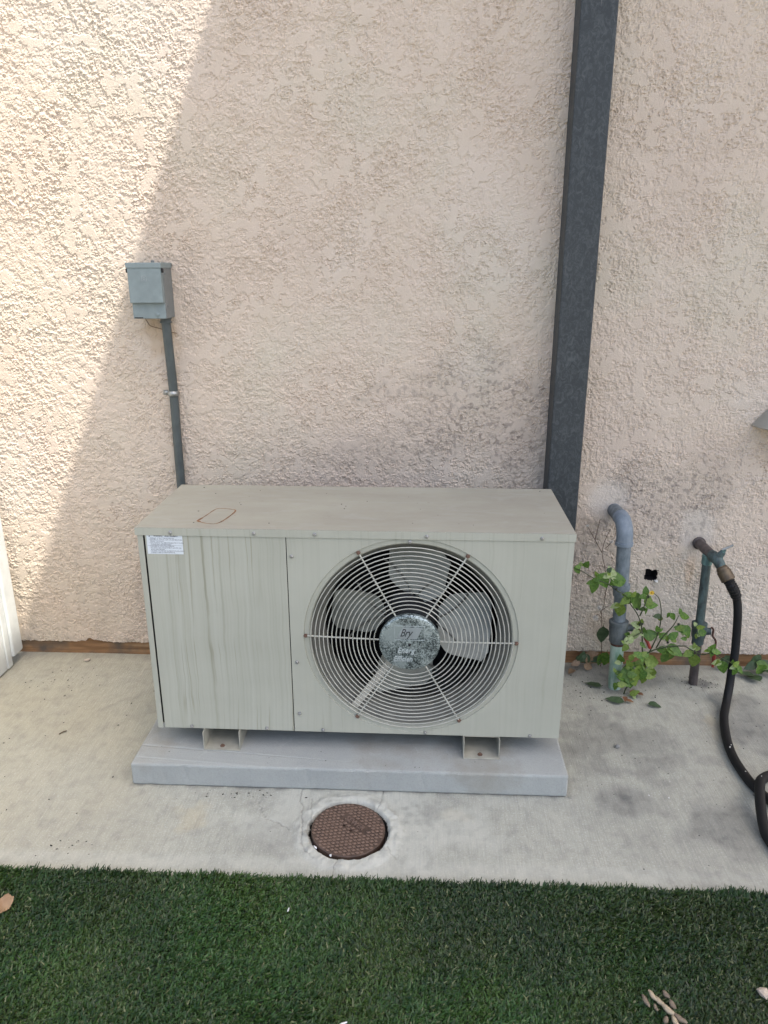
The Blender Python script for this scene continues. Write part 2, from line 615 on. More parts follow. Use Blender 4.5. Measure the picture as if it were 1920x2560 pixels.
dark = dark + 0.5 * (1 - sstep(0.0, 0.03, Z - 0.046)) * sstep(-0.1, 0.4, fbm(X * 20, Z * 40, 19, 3)) * 0.6
drip = sstep(0.12, 0.4, fbm(X * 26, Z * 3, 29, 3)) * (1 - sstep(0.2, 0.6, Z))
dark = dark + 0.10 * drip
rust_bounce = 0.55 * blob(-0.585, 0.985, 0.06, 0.055, 0.7, 14, 22) + 0.5 * blob(0.915, 0.33, 0.016, 0.09, 0.4, 16) + 0.35 * blob(0.66, 0.13, 0.07, 0.05, 0.7, 18) + 0.22 * sstep(-0.5, -1.0, X) * (1 - sstep(0.1, 0.6, Z)) + 0.25 * blob(1.12, 0.68, 0.10, 0.10, 0.6, 20)  # rust stains; the lower left tint paints in warm bounced light
pale = np.clip(0.9 * patch + 0.35 * sstep(0.05, 0.4, fbm(X * 2.1, Z * 2.1, 33, 3)) + 0.3 * sstep(0.6, 0.8, X) * lower, 0, 1)
mark[..., 0] = np.clip(dark, 0, 0.85); mark[..., 1] = np.clip(rust_bounce, 0, 0.8); mark[..., 2] = np.clip(pale, 0, 0.8) * 0.55; mark[..., 3] = 1
zz = Z.copy()
edge = 0.004 * fbm(gx * 60, gx * 0 + 3, 51, 3)
notch = 0.010 * (np.exp(-((gx + 0.899) / 0.012) ** 2) + 0.5 * np.exp(-((gx + 0.875) / 0.02) ** 2))
zz[0] += edge + notch
zz[1] = np.maximum(zz[1], zz[0] + 0.0008)
zz[2] = np.maximum(zz[2], zz[1] + 0.0008)
for k in range(3, 9): zz[k] = np.maximum(zz[k], zz[k - 1] + 0.0006)
V = np.stack([X, -ov, zz], -1)
# bottom return edge, then flatten
low = V[0:1].copy(); low[..., 1] = 0.014
V = np.concatenate([low, V], 0)
mark = np.concatenate([mark[0:1], mark], 0)
cxq = (gx[:-1] + gx[1:]) / 2
czq = np.concatenate([[0.046], (gz[:-1] + gz[1:]) / 2])
CX, CZ = np.meshgrid(cxq, czq)
HC = (0.8055, 0.3005)
ca, sa = math.cos(R(-6)), math.sin(R(-6))
u = (CX - HC[0]) * ca + (CZ - HC[1]) * sa; w = -(CX - HC[0]) * sa + (CZ - HC[1]) * ca
hn = 0.0035 * fbm(CX * 160, CZ * 160, 99, 2)
hole = (np.abs(u) < 0.0180 + hn) & (np.abs(w) < 0.0172 + hn)
bx_ = (-0.40, 0.34, 0.10, 0.36)
behind = (CX > bx_[0]) & (CX < bx_[1]) & (CZ > bx_[2]) & (CZ < bx_[3])
ex = []
def vq(x0, x1, z0, z1): return [(x0, 0, z0), (x1, 0, z0), (x1, 0, z1), (x0, 0, z1)]
zt_ = float(gz[-1]); xl, xr = float(gx[0]), float(gx[-1])
ex += [[(bx_[0] - .01, 0.001, bx_[2] - .01), (bx_[1] + .01, 0.001, bx_[2] - .01), (bx_[1] + .01, 0.001, bx_[3] + .01), (bx_[0] - .01, 0.001, bx_[3] + .01)], vq(-5, xl, 0.046, 5.4), vq(xr, 7, 0.046, 5.4), vq(xl, xr, zt_, 5.4)]
me = grid_mesh('stucco_face', V.reshape(-1, 3), nx, nz + 1, M_STUCCO, keep=~(hole | behind), marks=mark.reshape(-1, 4), extra=ex)
me.polygons.foreach_set('use_smooth', np.zeros(len(me.polygons), bool))
obj_from('stucco_face', me, wall)
MB().box(-5, 7, 0.06, 0.25, -0.05, 5.4).build('wall_core', M_ROOF, wall, None)
MB().box(-1.24, 7, 0.0065, 0.05, -0.02, 0.058, 0.001, 1).build('sill_board', M_SILL, wall, None)
hb = MB()
cs = [(-0.0225, -0.0215), (0.0225, -0.0215), (0.0225, 0.0215), (-0.0225, 0.0215)]
pts = []
for yy in (0.001, 0.05):
    for a, b in cs: pts.append((HC[0] + a * ca - b * sa, yy, HC[1] + a * sa + b * ca))
hb.add(pts, [(0, 1, 5, 4), (1, 2, 6, 5), (2, 3, 7, 6), (3, 0, 4, 7), (4, 5, 6, 7)])
tag(hb.build('wall_hole', simple('hole_shade', (0.03, 0.028, 0.026), 0.95, bump=0), wall, None), 'small square black opening through the stucco')

ro = MB().box(0.782, 3.5, -2.85, 0.0, 4.30, 4.5).build('roof_overhang', M_ROOF, None, None)
tag(ro, 'overhanging upper deck high above that shades the heat pump', kind='structure')

# ------------------------------------------------------------------ concrete patio
def spaced(a, b, fine, coarse, f0, f1):
    out = [a]
    while out[-1] < b:
        out.append(out[-1] + (fine if f0 < out[-1] < f1 else coarse))
    out[-1] = b
    return np.array(out)
px = spaced(-1.36, 1.36, 0.0021, 0.0046, -0.19, 0.17)
py = spaced(-0.905, 0.03, 0.0021, 0.0046, -0.89, -0.60)
pnx, pny = len(px), len(py)
PX, PY = np.meshgrid(px, py)
LC = (-0.0226, -0.7405); HR = 0.0845
rad = np.hypot(PX - LC[0], PY - LC[1])
th = np.arctan2(PY - LC[1], PX - LC[0])
H = 0.0016 * fbm(PX * 5, PY * 5, 101, 4) + 0.0004 * fbm(PX * 90, PY * 90, 103, 2)
hr = HR + 0.003 * fbm(np.cos(th) * 4, np.sin(th) * 4, 105, 3) + 0.004 * np.clip(np.cos(th + 0.55), 0, 1)
ringn = fbm(PX * 45, PY * 45, 107, 3)
ring = sstep(-0.002, 0.006, rad - hr) * (1 - sstep(0.020, 0.040, rad - hr + 0.012 * ringn))
H = H + ring * (0.0042 + 0.0045 * ringn) - 0.006 * (1 - sstep(0.0, 0.006, rad - hr))
# cracks
cracks = [[(0.0482, -0.612), (0.0436, -0.6521), (0.0448, -0.6631), (0.0372, -0.6744)],
          [(-0.0363, -0.822), (-0.0359, -0.8359), (-0.0421, -0.8476), (-0.0418, -0.868)],
          [(-0.1385, -0.612), (-0.1415, -0.6291), (-0.1406, -0.6538), (-0.1294, -0.6735), (-0.1311, -0.6894), (-0.1195, -0.7585), (-0.1182, -0.7852), (-0.1073, -0.8072), (-0.088, -0.828)],
          [(-0.115, -0.645), (-0.1056, -0.7172), (-0.1115, -0.7325), (-0.112, -0.7473)],
          [(0.066, -0.79), (0.0719, -0.808), (0.0848, -0.8209)],
          [(-0.235, -0.655), (-0.222, -0.69), (-0.205, -0.715), (-0.178, -0.725), (-0.15, -0.745)]]
cd = np.full(PX.shape, 9.0)
jx = PX + 0.0035 * fbm(PX * 80, PY * 80, 109, 2); jy = PY + 0.0035 * fbm(PX * 80, PY * 80, 111, 2)
for c in cracks:
    for (ax, ay), (bx, by) in zip(c[:-1], c[1:]):
        dx, dy = bx - ax, by - ay
        t = np.clip(((jx - ax) * dx + (jy - ay) * dy) / (dx * dx + dy * dy), 0, 1)
        cd = np.minimum(cd, np.hypot(jx - ax - t * dx, jy - ay - t * dy))
ck = 1 - sstep(0.0004, 0.0022, cd)
H = H - 0.002 * ck
def pb(cx, cy, rx, ry, k=0.7, sd=3, f=9): return blob(cx, cy, rx, ry, k, sd, f, PX, PY)
pdark = 0.28 * ck
pdark += 0.28 * pb(0.63, -0.42, 0.20, 0.16, 1.3, 120, 12) + 0.30 * pb(0.80, -0.70, 0.10, 0.09, 0.8, 121) + 0.30 * pb(0.62, -0.62, 0.10, 0.07, 0.9, 122) + 0.35 * pb(1.02, -0.30, 0.12, 0.16, 0.8, 123) + 0.3 * pb(0.72, -0.06, 0.22, 0.07, 0.8, 124)
pdark += 0.16 * sstep(-0.1, 0.35, fbm(PX * 3.5, PY * 3.5, 126, 4)) * sstep(0.3, 0.7, PX)
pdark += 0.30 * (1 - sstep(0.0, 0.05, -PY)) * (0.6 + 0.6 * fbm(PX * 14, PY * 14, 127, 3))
pdark += 0.55 * pb(0.95, -0.10, 0.05, 0.03, 0.8, 128, 30) + 0.35 * pb(0.70, -0.14, 0.05, 0.035, 0.8, 129, 30)
wet = fbm(PX * 9, PY * 9, 131, 4)
pdark += 0.16 * pb(-0.17, -0.77, 0.10, 0.06, 1.0, 132, 14) + 0.12 * pb(0.13, -0.68, 0.08, 0.05, 1.2, 133, 18) * sstep(0.0, 0.1, wet) * 2
pwarm = 0.28 * pb(-0.37, -0.72, 0.045, 0.05, 0.9, 134, 20) + 0.25 * pb(0.21, -0.68, 0.04, 0.03, 0.9, 135, 22) + 0.30 * pb(0.92, -0.34, 0.03, 0.09, 0.9, 136, 18)
pwarm += 0.34 * sstep(-0.25, -0.75, PX) * (0.75 + 0.5 * fbm(PX * 4, PY * 4, 137, 3))  # warm dust toward the left, with bounced light tinted in as well
pdark = pdark + 0.25 * ring * sstep(0.0, 0.4, ringn)
mott = fbm(PX * 22, PY * 22, 150, 4)
pdark = pdark + 0.10 * sstep(0.0, 0.35, mott) + 0.10 * sstep(0.0, 0.3, fbm(PX * 55, PY * 40, 152, 3))
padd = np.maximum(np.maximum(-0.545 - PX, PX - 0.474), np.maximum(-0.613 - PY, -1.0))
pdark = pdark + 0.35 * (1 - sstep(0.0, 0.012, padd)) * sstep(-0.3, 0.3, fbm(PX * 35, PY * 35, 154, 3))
ppale = 0.5 * ring + 0.45 * pb(0.02, -0.72, 0.30, 0.16, 0.7, 138) + 0.5 * sstep(0.05, 0.06, PY * 0 + 0.1) * (1 - sstep(0.006, 0.03, np.abs(PY + 0.846))) * 0.6
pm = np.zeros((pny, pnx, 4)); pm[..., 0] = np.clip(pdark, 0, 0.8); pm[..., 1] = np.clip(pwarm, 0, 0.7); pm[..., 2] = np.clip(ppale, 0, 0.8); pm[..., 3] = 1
qx = (px[:-1] + px[1:]) / 2; qy = (py[:-1] + py[1:]) / 2
QX, QY = np.meshgrid(qx, qy)
qr = np.hypot(QX - LC[0], QY - LC[1]); qt = np.arctan2(QY - LC[1], QX - LC[0])
qh = HR + 0.003 * fbm(np.cos(qt) * 4, np.sin(qt) * 4, 105, 3) + 0.004 * np.clip(np.cos(qt + 0.55), 0, 1) + 0.0015 * fbm(QX * 200, QY * 200, 140, 1)
V = np.stack([PX, PY, H], -1)
ex = [quad(0, -6, -1.36, -0.905, 0.03), quad(0, 1.36, 7, -0.905, 0.03)]
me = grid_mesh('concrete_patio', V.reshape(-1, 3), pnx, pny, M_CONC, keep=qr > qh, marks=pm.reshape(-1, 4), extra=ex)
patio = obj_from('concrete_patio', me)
tag(patio, 'pale stained concrete strip along the foot of the wall', kind='structure')
M_PIT = simple('pit_wall', (0.10, 0.095, 0.09), 0.95, bump=0)
MB().lathe([(0.0935, -0.002), (0.0935, -0.045), (0.001, -0.045)], 40, Matrix.Translation((LC[0] + 0.001, LC[1] - 0.001, 0)), caps=False).build('cover_seat', M_PIT, patio, None)

# ------------------------------------------------------------------ artificial turf
M_TURFB = simple('turf_backing', (0.014, 0.026, 0.012), 0.95, var=0.3, sc=60, bump=0)
tb = MB().add(quad(0.002, -2.6, 2.8, -2.3, -0.9055), [(0, 1, 2, 3)])
tb = tb.build('turf_backing', M_TURFB, None, None)
tag(tb, 'dark backing sheet under the artificial grass', kind='structure')


def make_turf():
    gauge = 0.0085
    ux = np.arange(-1.02, 1.16, gauge); uy = np.arange(-1.40, -0.885, gauge * 0.9)
    TX, TY = np.meshgrid(ux, uy)
    TX = TX.ravel() + rng.normal(0, 0.0022, TX.size); TY = TY.ravel() + rng.normal(0, 0.0022, TY.size)
    per = 14
    bx = np.repeat(TX, per); by = np.repeat(TY, per)
    n = len(bx)
    bx = bx + rng.normal(0, 0.0026, n); by = by + rng.normal(0, 0.0026, n)
    by = np.minimum(by, -0.893 + 0.004 * fbm(bx * 4, bx * 0 + 7, 225, 2) + rng.normal(0, 0.0028, n))
    edge = sstep(-0.912, -0.886, by) * (0.4 + 0.9 * sstep(-0.3, 0.4, fbm(bx * 9, by * 0 + 2, 221, 3)))
    L = 0.0110 + rng.normal(0, 0.0028, n) + 0.006 * edge
    curl = rng.random(n) < 0.3
    L = np.where(curl, L * 0.62, L)
    flow = fbm(bx * 3.5, by * 3.5, 201, 3) * 1.6
    az = 0.75 + flow + rng.normal(0, 0.85, n)
    az = az * (1 - 0.4 * edge) + 0.4 * edge * (1.57 + rng.normal(0, .6, n))
    lean = np.clip(rng.normal(0.95, 0.30, n) - 0.50 * edge, 0.05, 1.4)
    bend = rng.normal(0.55, 0.3, n)
    wdt = 0.00105 + rng.random(n) * 0.0006
    dx, dy = np.cos(az), np.sin(az)
    sx, sy = -np.sin(az), np.cos(az)
    tw = rng.normal(0, 0.5, n)
    l1 = L * 0.5; l2 = L * 0.5
    a1 = lean * 0.6; a2 = np.clip(lean + bend, 0, 2.0)
    p0 = np.stack([bx, by, np.full(n, 0.002)], 1)
    d1 = np.stack([dx * np.sin(a1), dy * np.sin(a1), np.cos(a1)], 1)
    d2 = np.stack([dx * np.sin(a2), dy * np.sin(a2), np.cos(a2)], 1)
    p1 = p0 + d1 * l1[:, None]
    p2 = p1 + d2 * l2[:, None]
    p2[:, 2] = np.maximum(p2[:, 2], 0.004)
    s = np.stack([sx * np.cos(tw), sy * np.cos(tw), np.sin(tw)], 1) * wdt[:, None]
    V = np.stack([p0 - s, p0 + s, p1 - s * 0.95, p1 + s * 0.95, p2 - s * 0.35, p2 + s * 0.35], 1).reshape(-1, 3)
    b = np.arange(n) * 6
    q = np.concatenate([np.stack([b, b + 1, b + 3, b + 2], 1), np.stack([b + 2, b + 3, b + 5, b + 4], 1)])
    me = bpy.data.meshes.new('artificial_grass')
    me.vertices.add(len(V)); me.vertices.foreach_set('co', V.astype(np.float32).ravel())
    me.loops.add(q.size); me.loops.foreach_set('vertex_index', q.astype(np.int32).ravel())
    me.polygons.add(len(q)); me.polygons.foreach_set('loop_start', (np.arange(len(q)) * 4).astype(np.int32))
    me.polygons.foreach_set('loop_total', np.full(len(q), 4, np.int32))
    me.update(calc_edges=True)
    me.polygons.foreach_set('use_smooth', np.ones(len(q), bool))
    cA = np.array([0.011, 0.034, 0.007]); cB = np.array([0.042, 0.105, 0.019]); cC = np.array([0.10, 0.115, 0.05])
    k = rng.random(n)[:, None]
    patchy = sstep(-0.3, 0.4, fbm(bx * 2.3, by * 2.3, 211, 3))[:, None]
    c = cA * (1 - k) + cB * k
    warm_ = sstep(-0.2, 0.4, fbm(bx * 5 + 3, by * 5, 231, 3))[:, None]
    c = c * (0.50 + 0.50 * patchy) * (1 + warm_ * np.array([0.30, 0.05, -0.1]))
    c = np.where(curl[:, None], c * 0.6 + cC * 0.25, c)
    pale = (rng.random(n) < 0.035)[:, None]
    c = np.where(pale, cC * 1.15, c)
    col = np.ones((n, 6, 4)); col[:, :, :3] = c[:, None, :]
    at = me.attributes.new('tint', 'FLOAT_COLOR', 'POINT')
    at.data.foreach_set('color', col.astype(np.float32).ravel())
    me.materials.append(grass_mat())
    o = obj_from('artificial_grass', me)
    tag(o, 'dark green artificial grass in front of the concrete strip', 'grass', kind='stuff')
    # the rest of the lawn, away from the camera's foot, coarser
make_turf()

# ------------------------------------------------------------------ white gate at the left
gate = empty('wooden_gate', (-1.12, -0.2, 0))
O = gate.location
def gbox(name, *a, b=0.003, lab=None):
    o = MB(O).box(*a, b).build(name, M_GATE, gate, 18)
    return o
gbox('edge_trim', -1.140, -1.100, -0.084, -0.028, 0.030, 2.0, b=0.006)
gbox('gate_stile', -1.150, -1.1065, -0.1110, -0.0855, 0.004, 2.0)
for k in range(5):
    y1 = -0.1125 - k * 0.142
    gbox('gate_board', -1.148, -1.1095, y1 - 0.1405, y1, 0.004 + 0.002 * (k % 2), 2.0)
MB(O).box(-1.20, -1.152, -0.95, -0.04, 0.25, 0.34, 0.003).build('gate_rail', M_GATE, gate, 40)
tag(gate, 'white painted wooden gate at the left end of the stucco wall', 'gate')

# ------------------------------------------------------------------ dark post
post = MB((0.518, -0.0376, 0)).box(0.4753, 0.561, -0.0752, -0.002, 0.0, 4.299, 0.0035, 2).build('support_post', M_POST, None, 18, loc=(0.518, -0.0376, 0))
tag(post, 'tall charcoal grey square post against the stucco behind the heat pump', 'post')

# ------------------------------------------------------------------ equipment pad
PADH = 0.0581
padloc = (-0.0355, -0.37, 0)
bm = bmesh.new(); bmesh.ops.create_cube(bm, size=1)
for v in bm.verts: v.co = Vector((-0.0355 + v.co.x * 1.0149 - padloc[0], -0.3724 + v.co.y * 0.4848 - padloc[1], 0.02955 + v.co.z * 0.0571))
bmesh.ops.bevel(bm, geom=list(bm.edges), offset=0.0045, segments=2, affect='EDGES', profile=0.5)
bmesh.ops.subdivide_edges(bm, edges=[e for e in bm.edges if e.calc_length() > 0.2], cuts=90, use_grid_fill=False)
cs_ = np.array([v.co[:] for v in bm.verts])
d1 = fbm(cs_[:, 0] * 30 + cs_[:, 2] * 60, cs_[:, 1] * 30 + cs_[:, 2] * 40, 301, 3); d2 = fbm(cs_[:, 0] * 90, cs_[:, 1] * 90 + cs_[:, 2] * 90, 305, 2)
chip = np.clip(d2 - 0.45, 0, 1) * 0.010
for v, a_, c_ in zip(list(bm.verts), d1, chip):
    v.co.y += a_ * 0.0009 + (c_ if v.co.y < 0 else -c_)
    if v.co.z > 0.04: v.co.z += a_ * 0.0007 - c_
bmesh.ops.recalc_face_normals(bm, faces=bm.faces)
pme = bpy.data.meshes.new('equipment_pad'); bm.to_mesh(pme); bm.free(); pme.materials.append(M_PAD)
pad = obj_from('equipment_pad', pme, None, padloc)
pad.rotation_euler = (0, 0, -0.003)
tag(pad, 'low blue grey slab on the concrete under the heat pump', 'equipment pad')

# ------------------------------------------------------------------ heat pump
X0, YF = -0.5007, -0.5399
hp = empty('heat_pump', (X0, YF, PADH), -0.0056)
tag(hp, 'boxy grey green heat pump with round fan guard on a slab', 'heat pump')
D = 0.3386; ZT = 0.6182 - PADH; LH = 0.0177; ZB = 0.1077 - PADH; W = 0.96
ZL = ZT - LH
def L_(p): return (p[0] - X0, p[1] - YF, p[2] - PADH)

# lid: top sheet with skirts
lid = MB()
lid.box(0, W, 0, D, ZT - 0.0016, ZT, 0.0007, 1)
lid.box(0.0, W, 0.0, 0.0014, ZL, ZT - 0.0017)
lid.box(0.0, W, D - 0.0014, D, ZL, ZT - 0.0017)
lid.box(0.0, 0.0014, 0.0015, D - 0.0015, ZL, ZT - 0.0017)
lid.box(W - 0.0014, W, 0.0015, D - 0.0015, ZL, ZT - 0.0017)
lid = lid.build('lid', M_LID, hp, None)
LIPM = MB().box(-0.0003, W + 0.0003, -0.0006, -0.0001, ZL - 0.0002, ZT - 0.0012).build('lid_lip', M_PANEL2, lid, None)
# rust ring mark left on the lid
rp = [(-0.3747, -0.4907), (-0.3663, -0.4561), (-0.3564, -0.4084), (-0.3445, -0.3987), (-0.3204, -0.4033), (-0.3061, -0.4155), (-0.3117, -0.4627), (-0.3218, -0.4994), (-0.3354, -0.5098), (-0.3591, -0.5025)]
rp3 = spline([(*q, 0) for q in rp + [rp[0]]], 8)[:-1]
mb = MB()
nn = len(rp3); vv = []; ff = []
for i, q in enumerate(rp3):
    t = (rp3[(i + 1) % nn] - rp3[i - 1]).normalized()
    s = Vector((-t.y, t.x, 0))
    wv = 0.0020 + 0.0014 * abs(math.sin(i * 0.55)) + (0.0028 if i < 6 or i > nn - 5 else 0) + (0.0012 if 38 < i < 60 else 0)
    for sg in (-1, 1):
        a = q + s * wv * sg * 0.5
        vv.append((a.x - X0, a.y - YF, ZT + 0.0003))
for i in range(nn):
    j = (i + 1) % nn
    ff.append((2 * i, 2 * i + 1, 2 * j + 1, 2 * j))
mb.add(vv, ff).build('rust_mark', M_RUST, lid, None)
# dark debris specks on the lid
sp = MB()
for k in range(26):
    x, y = random.uniform(0.03, W - 0.03), random.uniform(0.02, D - 0.02)
    s = random.uniform(0.0004, 0.0011)
    sp.box(x - s * 1.5, x + s * 1.5, y - s, y + s, ZT, ZT + s * 0.7)
tag(sp.build('lid_grit', M_BLACK, lid, None), kind='stuff')

# left panel, fan panel, sides, base
pf = 0.002
MB().box(0.0200, 0.3325, pf, pf + 0.0015, ZB, ZL + 0.008, 0.0005, 1).build('access_panel', M_PANEL, hp, None)
side = MB()
side.box(0.0040, 0.0160, pf, pf + 0.0015, ZB - 0.001, ZL + 0.006)
side.box(0.0030, 0.0045, pf + 0.0016, D - 0.003, ZB - 0.001, ZL + 0.008)
side.build('corner_panel', M_PANEL2, hp, None)
MB().box(W - 0.0035, W - 0.002, pf + 0.0045, D - 0.003, ZB, ZL + 0.008).build('end_panel', M_PANEL2, hp, None)
MB().box(0.006, W - 0.006, 0.02, D - 0.006, ZB + 0.001, ZB + 0.004).build('base_pan', M_SHROUD, hp, None)
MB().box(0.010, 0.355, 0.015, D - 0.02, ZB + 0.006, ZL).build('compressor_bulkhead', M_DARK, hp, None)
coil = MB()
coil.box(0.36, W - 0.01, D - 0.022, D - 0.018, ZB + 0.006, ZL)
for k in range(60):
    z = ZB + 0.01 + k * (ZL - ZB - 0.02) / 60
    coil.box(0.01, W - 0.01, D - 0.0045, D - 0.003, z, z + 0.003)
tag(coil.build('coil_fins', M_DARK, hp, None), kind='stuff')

# fan panel with circular opening
FC = (0.1072 - X0, 0.3582 - PADH)
fx0, fx1, fz0, fz1 = 0.3345, W - 0.002, ZB, ZL + 0.008
angs = sorted(set([2 * math.pi * k / 112 for k in range(112)] + [math.atan2(zc - FC[1], xc - FC[0]) % (2 * math.pi) for xc in (fx0, fx1) for zc in (fz0, fz1)]))
na = len(angs)
def rect_hit(a):
    c, s = math.cos(a), math.sin(a)
    t = min([((fx1 if c > 0 else fx0) - FC[0]) / c if abs(c) > 1e-9 else 9, ((fz1 if s > 0 else fz0) - FC[1]) / s if abs(s) > 1e-9 else 9])
    return (FC[0] + c * t, FC[1] + s * t)
vv = []; ff = []
for a in angs:
    x, z = rect_hit(a); vv.append((x, pf, z))
rings = [(0.2432, pf), (0.2420, pf + 0.0028), (0.2405, pf + 0.0030), (0.2318, pf + 0.0034), (0.2290, pf + 0.006), (0.2280, pf + 0.014)]
rings = [(min(r, 0.2422) if False else r, y) for r, y in rings]
for r, y in rings:
    for a in angs: vv.append((FC[0] + r * math.cos(a), y, FC[1] + r * math.sin(a)))
for k in range(len(rings)):
    for j in range(na):
        j2 = (j + 1) % na
        ff.append((k * na + j, k * na + j2, (k + 1) * na + j2, (k + 1) * na + j))
# returned edges
b0 = len(vv)
for a in angs:
    x, z = rect_hit(a); vv.append((x, pf + 0.012, z))
for j in range(na):
    j2 = (j + 1) % na
    ff.append((j2, j, b0 + j, b0 + j2))
fanp = MB().add(vv, ff).build('fan_panel', M_PANEL2, hp, 25)
YM = Matrix.Rotation(R(-90), 4, 'X')   # +Z axis -> +Y
def atF(x, y, z): return Matrix.Translation((x, y, z)) @ YM
MB().lathe([(0.2275, 0.015), (0.222, 0.022), (0.210, 0.038), (0.203, 0.058), (0.203, 0.085), (0.206, 0.085), (0.206, 0.060), (0.214, 0.040), (0.226, 0.026), (0.2295, 0.0155)], 72, atF(FC[0], 0, FC[1]), caps=False).build('fan_shroud', M_SHROUD, hp, 50)

# guard: one spiral wire, six spokes
turns = 16; N = turns * 64
def dome(r): return -0.0035 - 0.006 * (1 - (r / 0.235) ** 2)
sp_ = []
for i in range(N + 1):
    t = i / N
    a = 2 * math.pi * turns * t
    r = 0.2312 - (0.2312 - 0.0775) * t
    sp_.append((FC[0] + r * math.cos(-a), pf + dome(r), FC[1] + r * math.sin(-a)))
guard = MB().tube(sp_, 0.00125, 6).build('fan_guard', M_WIRE, hp, 60)
spm = None
for k in range(6):
    a = R(60 * k - 1)
    pts = []
    for r in (0.066, 0.12, 0.18, 0.231, 0.2375):
        pts.append((FC[0] + r * math.cos(a), pf + (dome(r) + 0.0028 if r < 0.2313 else -0.001), FC[1] + r * math.sin(a)))
    MB().tube(pts, 0.0019, 8).build('spoke', M_WIRE, guard, 60)
def screw_mesh(name, mat, r=0.0038):
    mb = MB()
    mb.lathe([(r * 1.25, 0), (r * 1.25, 0.0007), (r * 0.98, 0.0010), (r * 0.95, 0.0034), (r * 0.70, 0.0042), (r * 0.4, 0.0042), (r * 0.3, 0.0036)], 6, Matrix.Rotation(R(90), 4, 'X'))
    return mb.mesh(name, mat, 30)
SCREW = screw_mesh('screw', M_SCREW); SCREWR = screw_mesh('screw', M_RUSTSCREW, 0.0042)
for k in range(6):
    a = R(60 * k - 1)
    obj_from('screw', SCREWR, guard, (FC[0] + 0.2385 * math.cos(a), pf - 0.001, FC[1] + 0.2385 * math.sin(a)), (0, k, 0))
for (x, z) in [(-0.4214, 0.6076), (-0.2364, 0.6084), (-0.103, 0.6084), (0.1404, 0.6073), (0.3875, 0.6072)]:
    obj_from('screw', SCREW, lid, (x - X0, -0.0006, z - PADH), (0, random.random(), 0))
for (x, z) in [(0.1042, 0.5935), (-0.1559, 0.5553), (-0.1535, 0.2935), (-0.1529, 0.1571), (-0.0981, 0.1135), (0.1445, 0.1138), (0.3901, 0.1125)]:
    obj_from('screw', SCREW, fanp, (x - X0, pf, z - PADH), (0, random.random(), 0))
for (x, z) in [(-0.4142, 0.1135), (-0.2329, 0.1135)]:
    obj_from('screw', SCREW, hp, (x - X0, pf, z - PADH), (0, random.random(), 0))

# hub badge
badge = MB().lathe([(0.0005, 0.0120), (0.055, 0.0120), (0.0625, 0.0114), (0.0660, 0.0105), (0.0685, 0.0085), (0.0690, 0.005), (0.0690, 0.0), (0.066, 0.0)], 56, Matrix.Translation((FC[0] - 0.0015, pf - 0.0065, FC[1] - 0.0005)) @ Matrix.Rotation(R(90), 4, 'X'), caps=False).build('hub_badge', M_GALV, hp, 40)
by_ = pf - 0.0065 - 0.0121
TX = Matrix.Rotation(R(90), 4, 'X')
def bt(x, z): return Matrix.Translation((x - X0, by_, z - PADH)) @ TX
text_mesh('lettering', 'Energ', 0.0185, M_LETTER_Z, badge, bt(0.078, 0.3335), 0.0009, 0.28, 0.00045, spacing=1.05, scx=0.86)
text_mesh('lettering', 'Efficien', 0.0185, M_LETTER_Z, badge, bt(0.069, 0.3125), 0.0009, 0.28, 0.00045, spacing=1.02, scx=0.80)
M_PLQ = simple('badge_panel', (0.40, 0.44, 0.44), 0.4, 0.5, bump=0)
em = MB()
def bq(pts, y0, y1):
    v0 = [(x - X0, y0, z - PADH) for x, z in pts]; v1 = [(x - X0, y1, z - PADH) for x, z in pts]
    n = len(pts)
    em.add(v0 + v1, [tuple(range(n, 2 * n))] + [(i, (i + 1) % n, n + (i + 1) % n, n + i) for i in range(n)])
bq([(0.076, 0.3685), (0.122, 0.3685), (0.134, 0.397), (0.090, 0.397)], by_ + 0.0003, by_ - 0.0006)
em.build('emblem_panel', M_PLQ, badge, None)
em = MB()
for (a, b, c, d) in [(0.0715, 0.1395, 0.4, 0.4009), (0.0715, 0.1395, 0.3653, 0.3662), (0.0715, 0.0724, 0.3662, 0.4), (0.1386, 0.1395, 0.3662, 0.4)]:
    bq([(a, c), (b, c), (b, d), (a, d)], by_ + 0.0003, by_ - 0.0007)
em.build('emblem_frame', M_LETTER_Z, badge, None)
M_LETD = simple('emblem_lettering', (0.05, 0.055, 0.055), 0.5, bump=0)
text_mesh('lettering', 'Bry', 0.027, M_LETD, badge, Matrix.Translation((0, -0.0006, 0)) @ bt(0.0835, 0.375), 0.0003, 0.45, 0.0003, spacing=0.92, scx=0.72)
obj_from('screw', screw_mesh('screw', M_DARK, 0.0028), badge, (FC[0] - 0.0015, by_, FC[1] - 0.004))  # dark screw head stands in for the hole at the badge centre

# fan: motor, bracket bar, four blades
fan = MB().lathe([(0.030, 0.062), (0.046, 0.065), (0.046, 0.095), (0.060, 0.115), (0.066, 0.12), (0.066, 0.22), (0.05, 0.23)], 32, atF(FC[0], 0, FC[1])).build('fan_motor', M_MOTOR, hp, 40)
bl = MB()
K, Jn = 9, 9
vv = []; ff = []
for side_ in (0, 1):
    for i in range(K):
        t = i / (K - 1); r = 0.060 + (0.186 - 0.060) * t
        hw = 0.026 + 0.036 * min(1, t / 0.30) ** 0.8 + 0.010 * t
        for j in range(Jn):
            s = -1 + 2 * j / (Jn - 1)
            x = s * hw
            z = math.sqrt(max(1e-6, (r + 0.006) ** 2 - (x * 0.75) ** 2)) - 0.012 * max(0, abs(s) - 0.75) / 0.25 * (1 if t > 0.9 else 0)
            y = 0.098 - 0.040 * s * (0.6 + 0.4 * t) + 0.010 * (1 - s * s) + side_ * 0.0016
            vv.append((x, y, z))
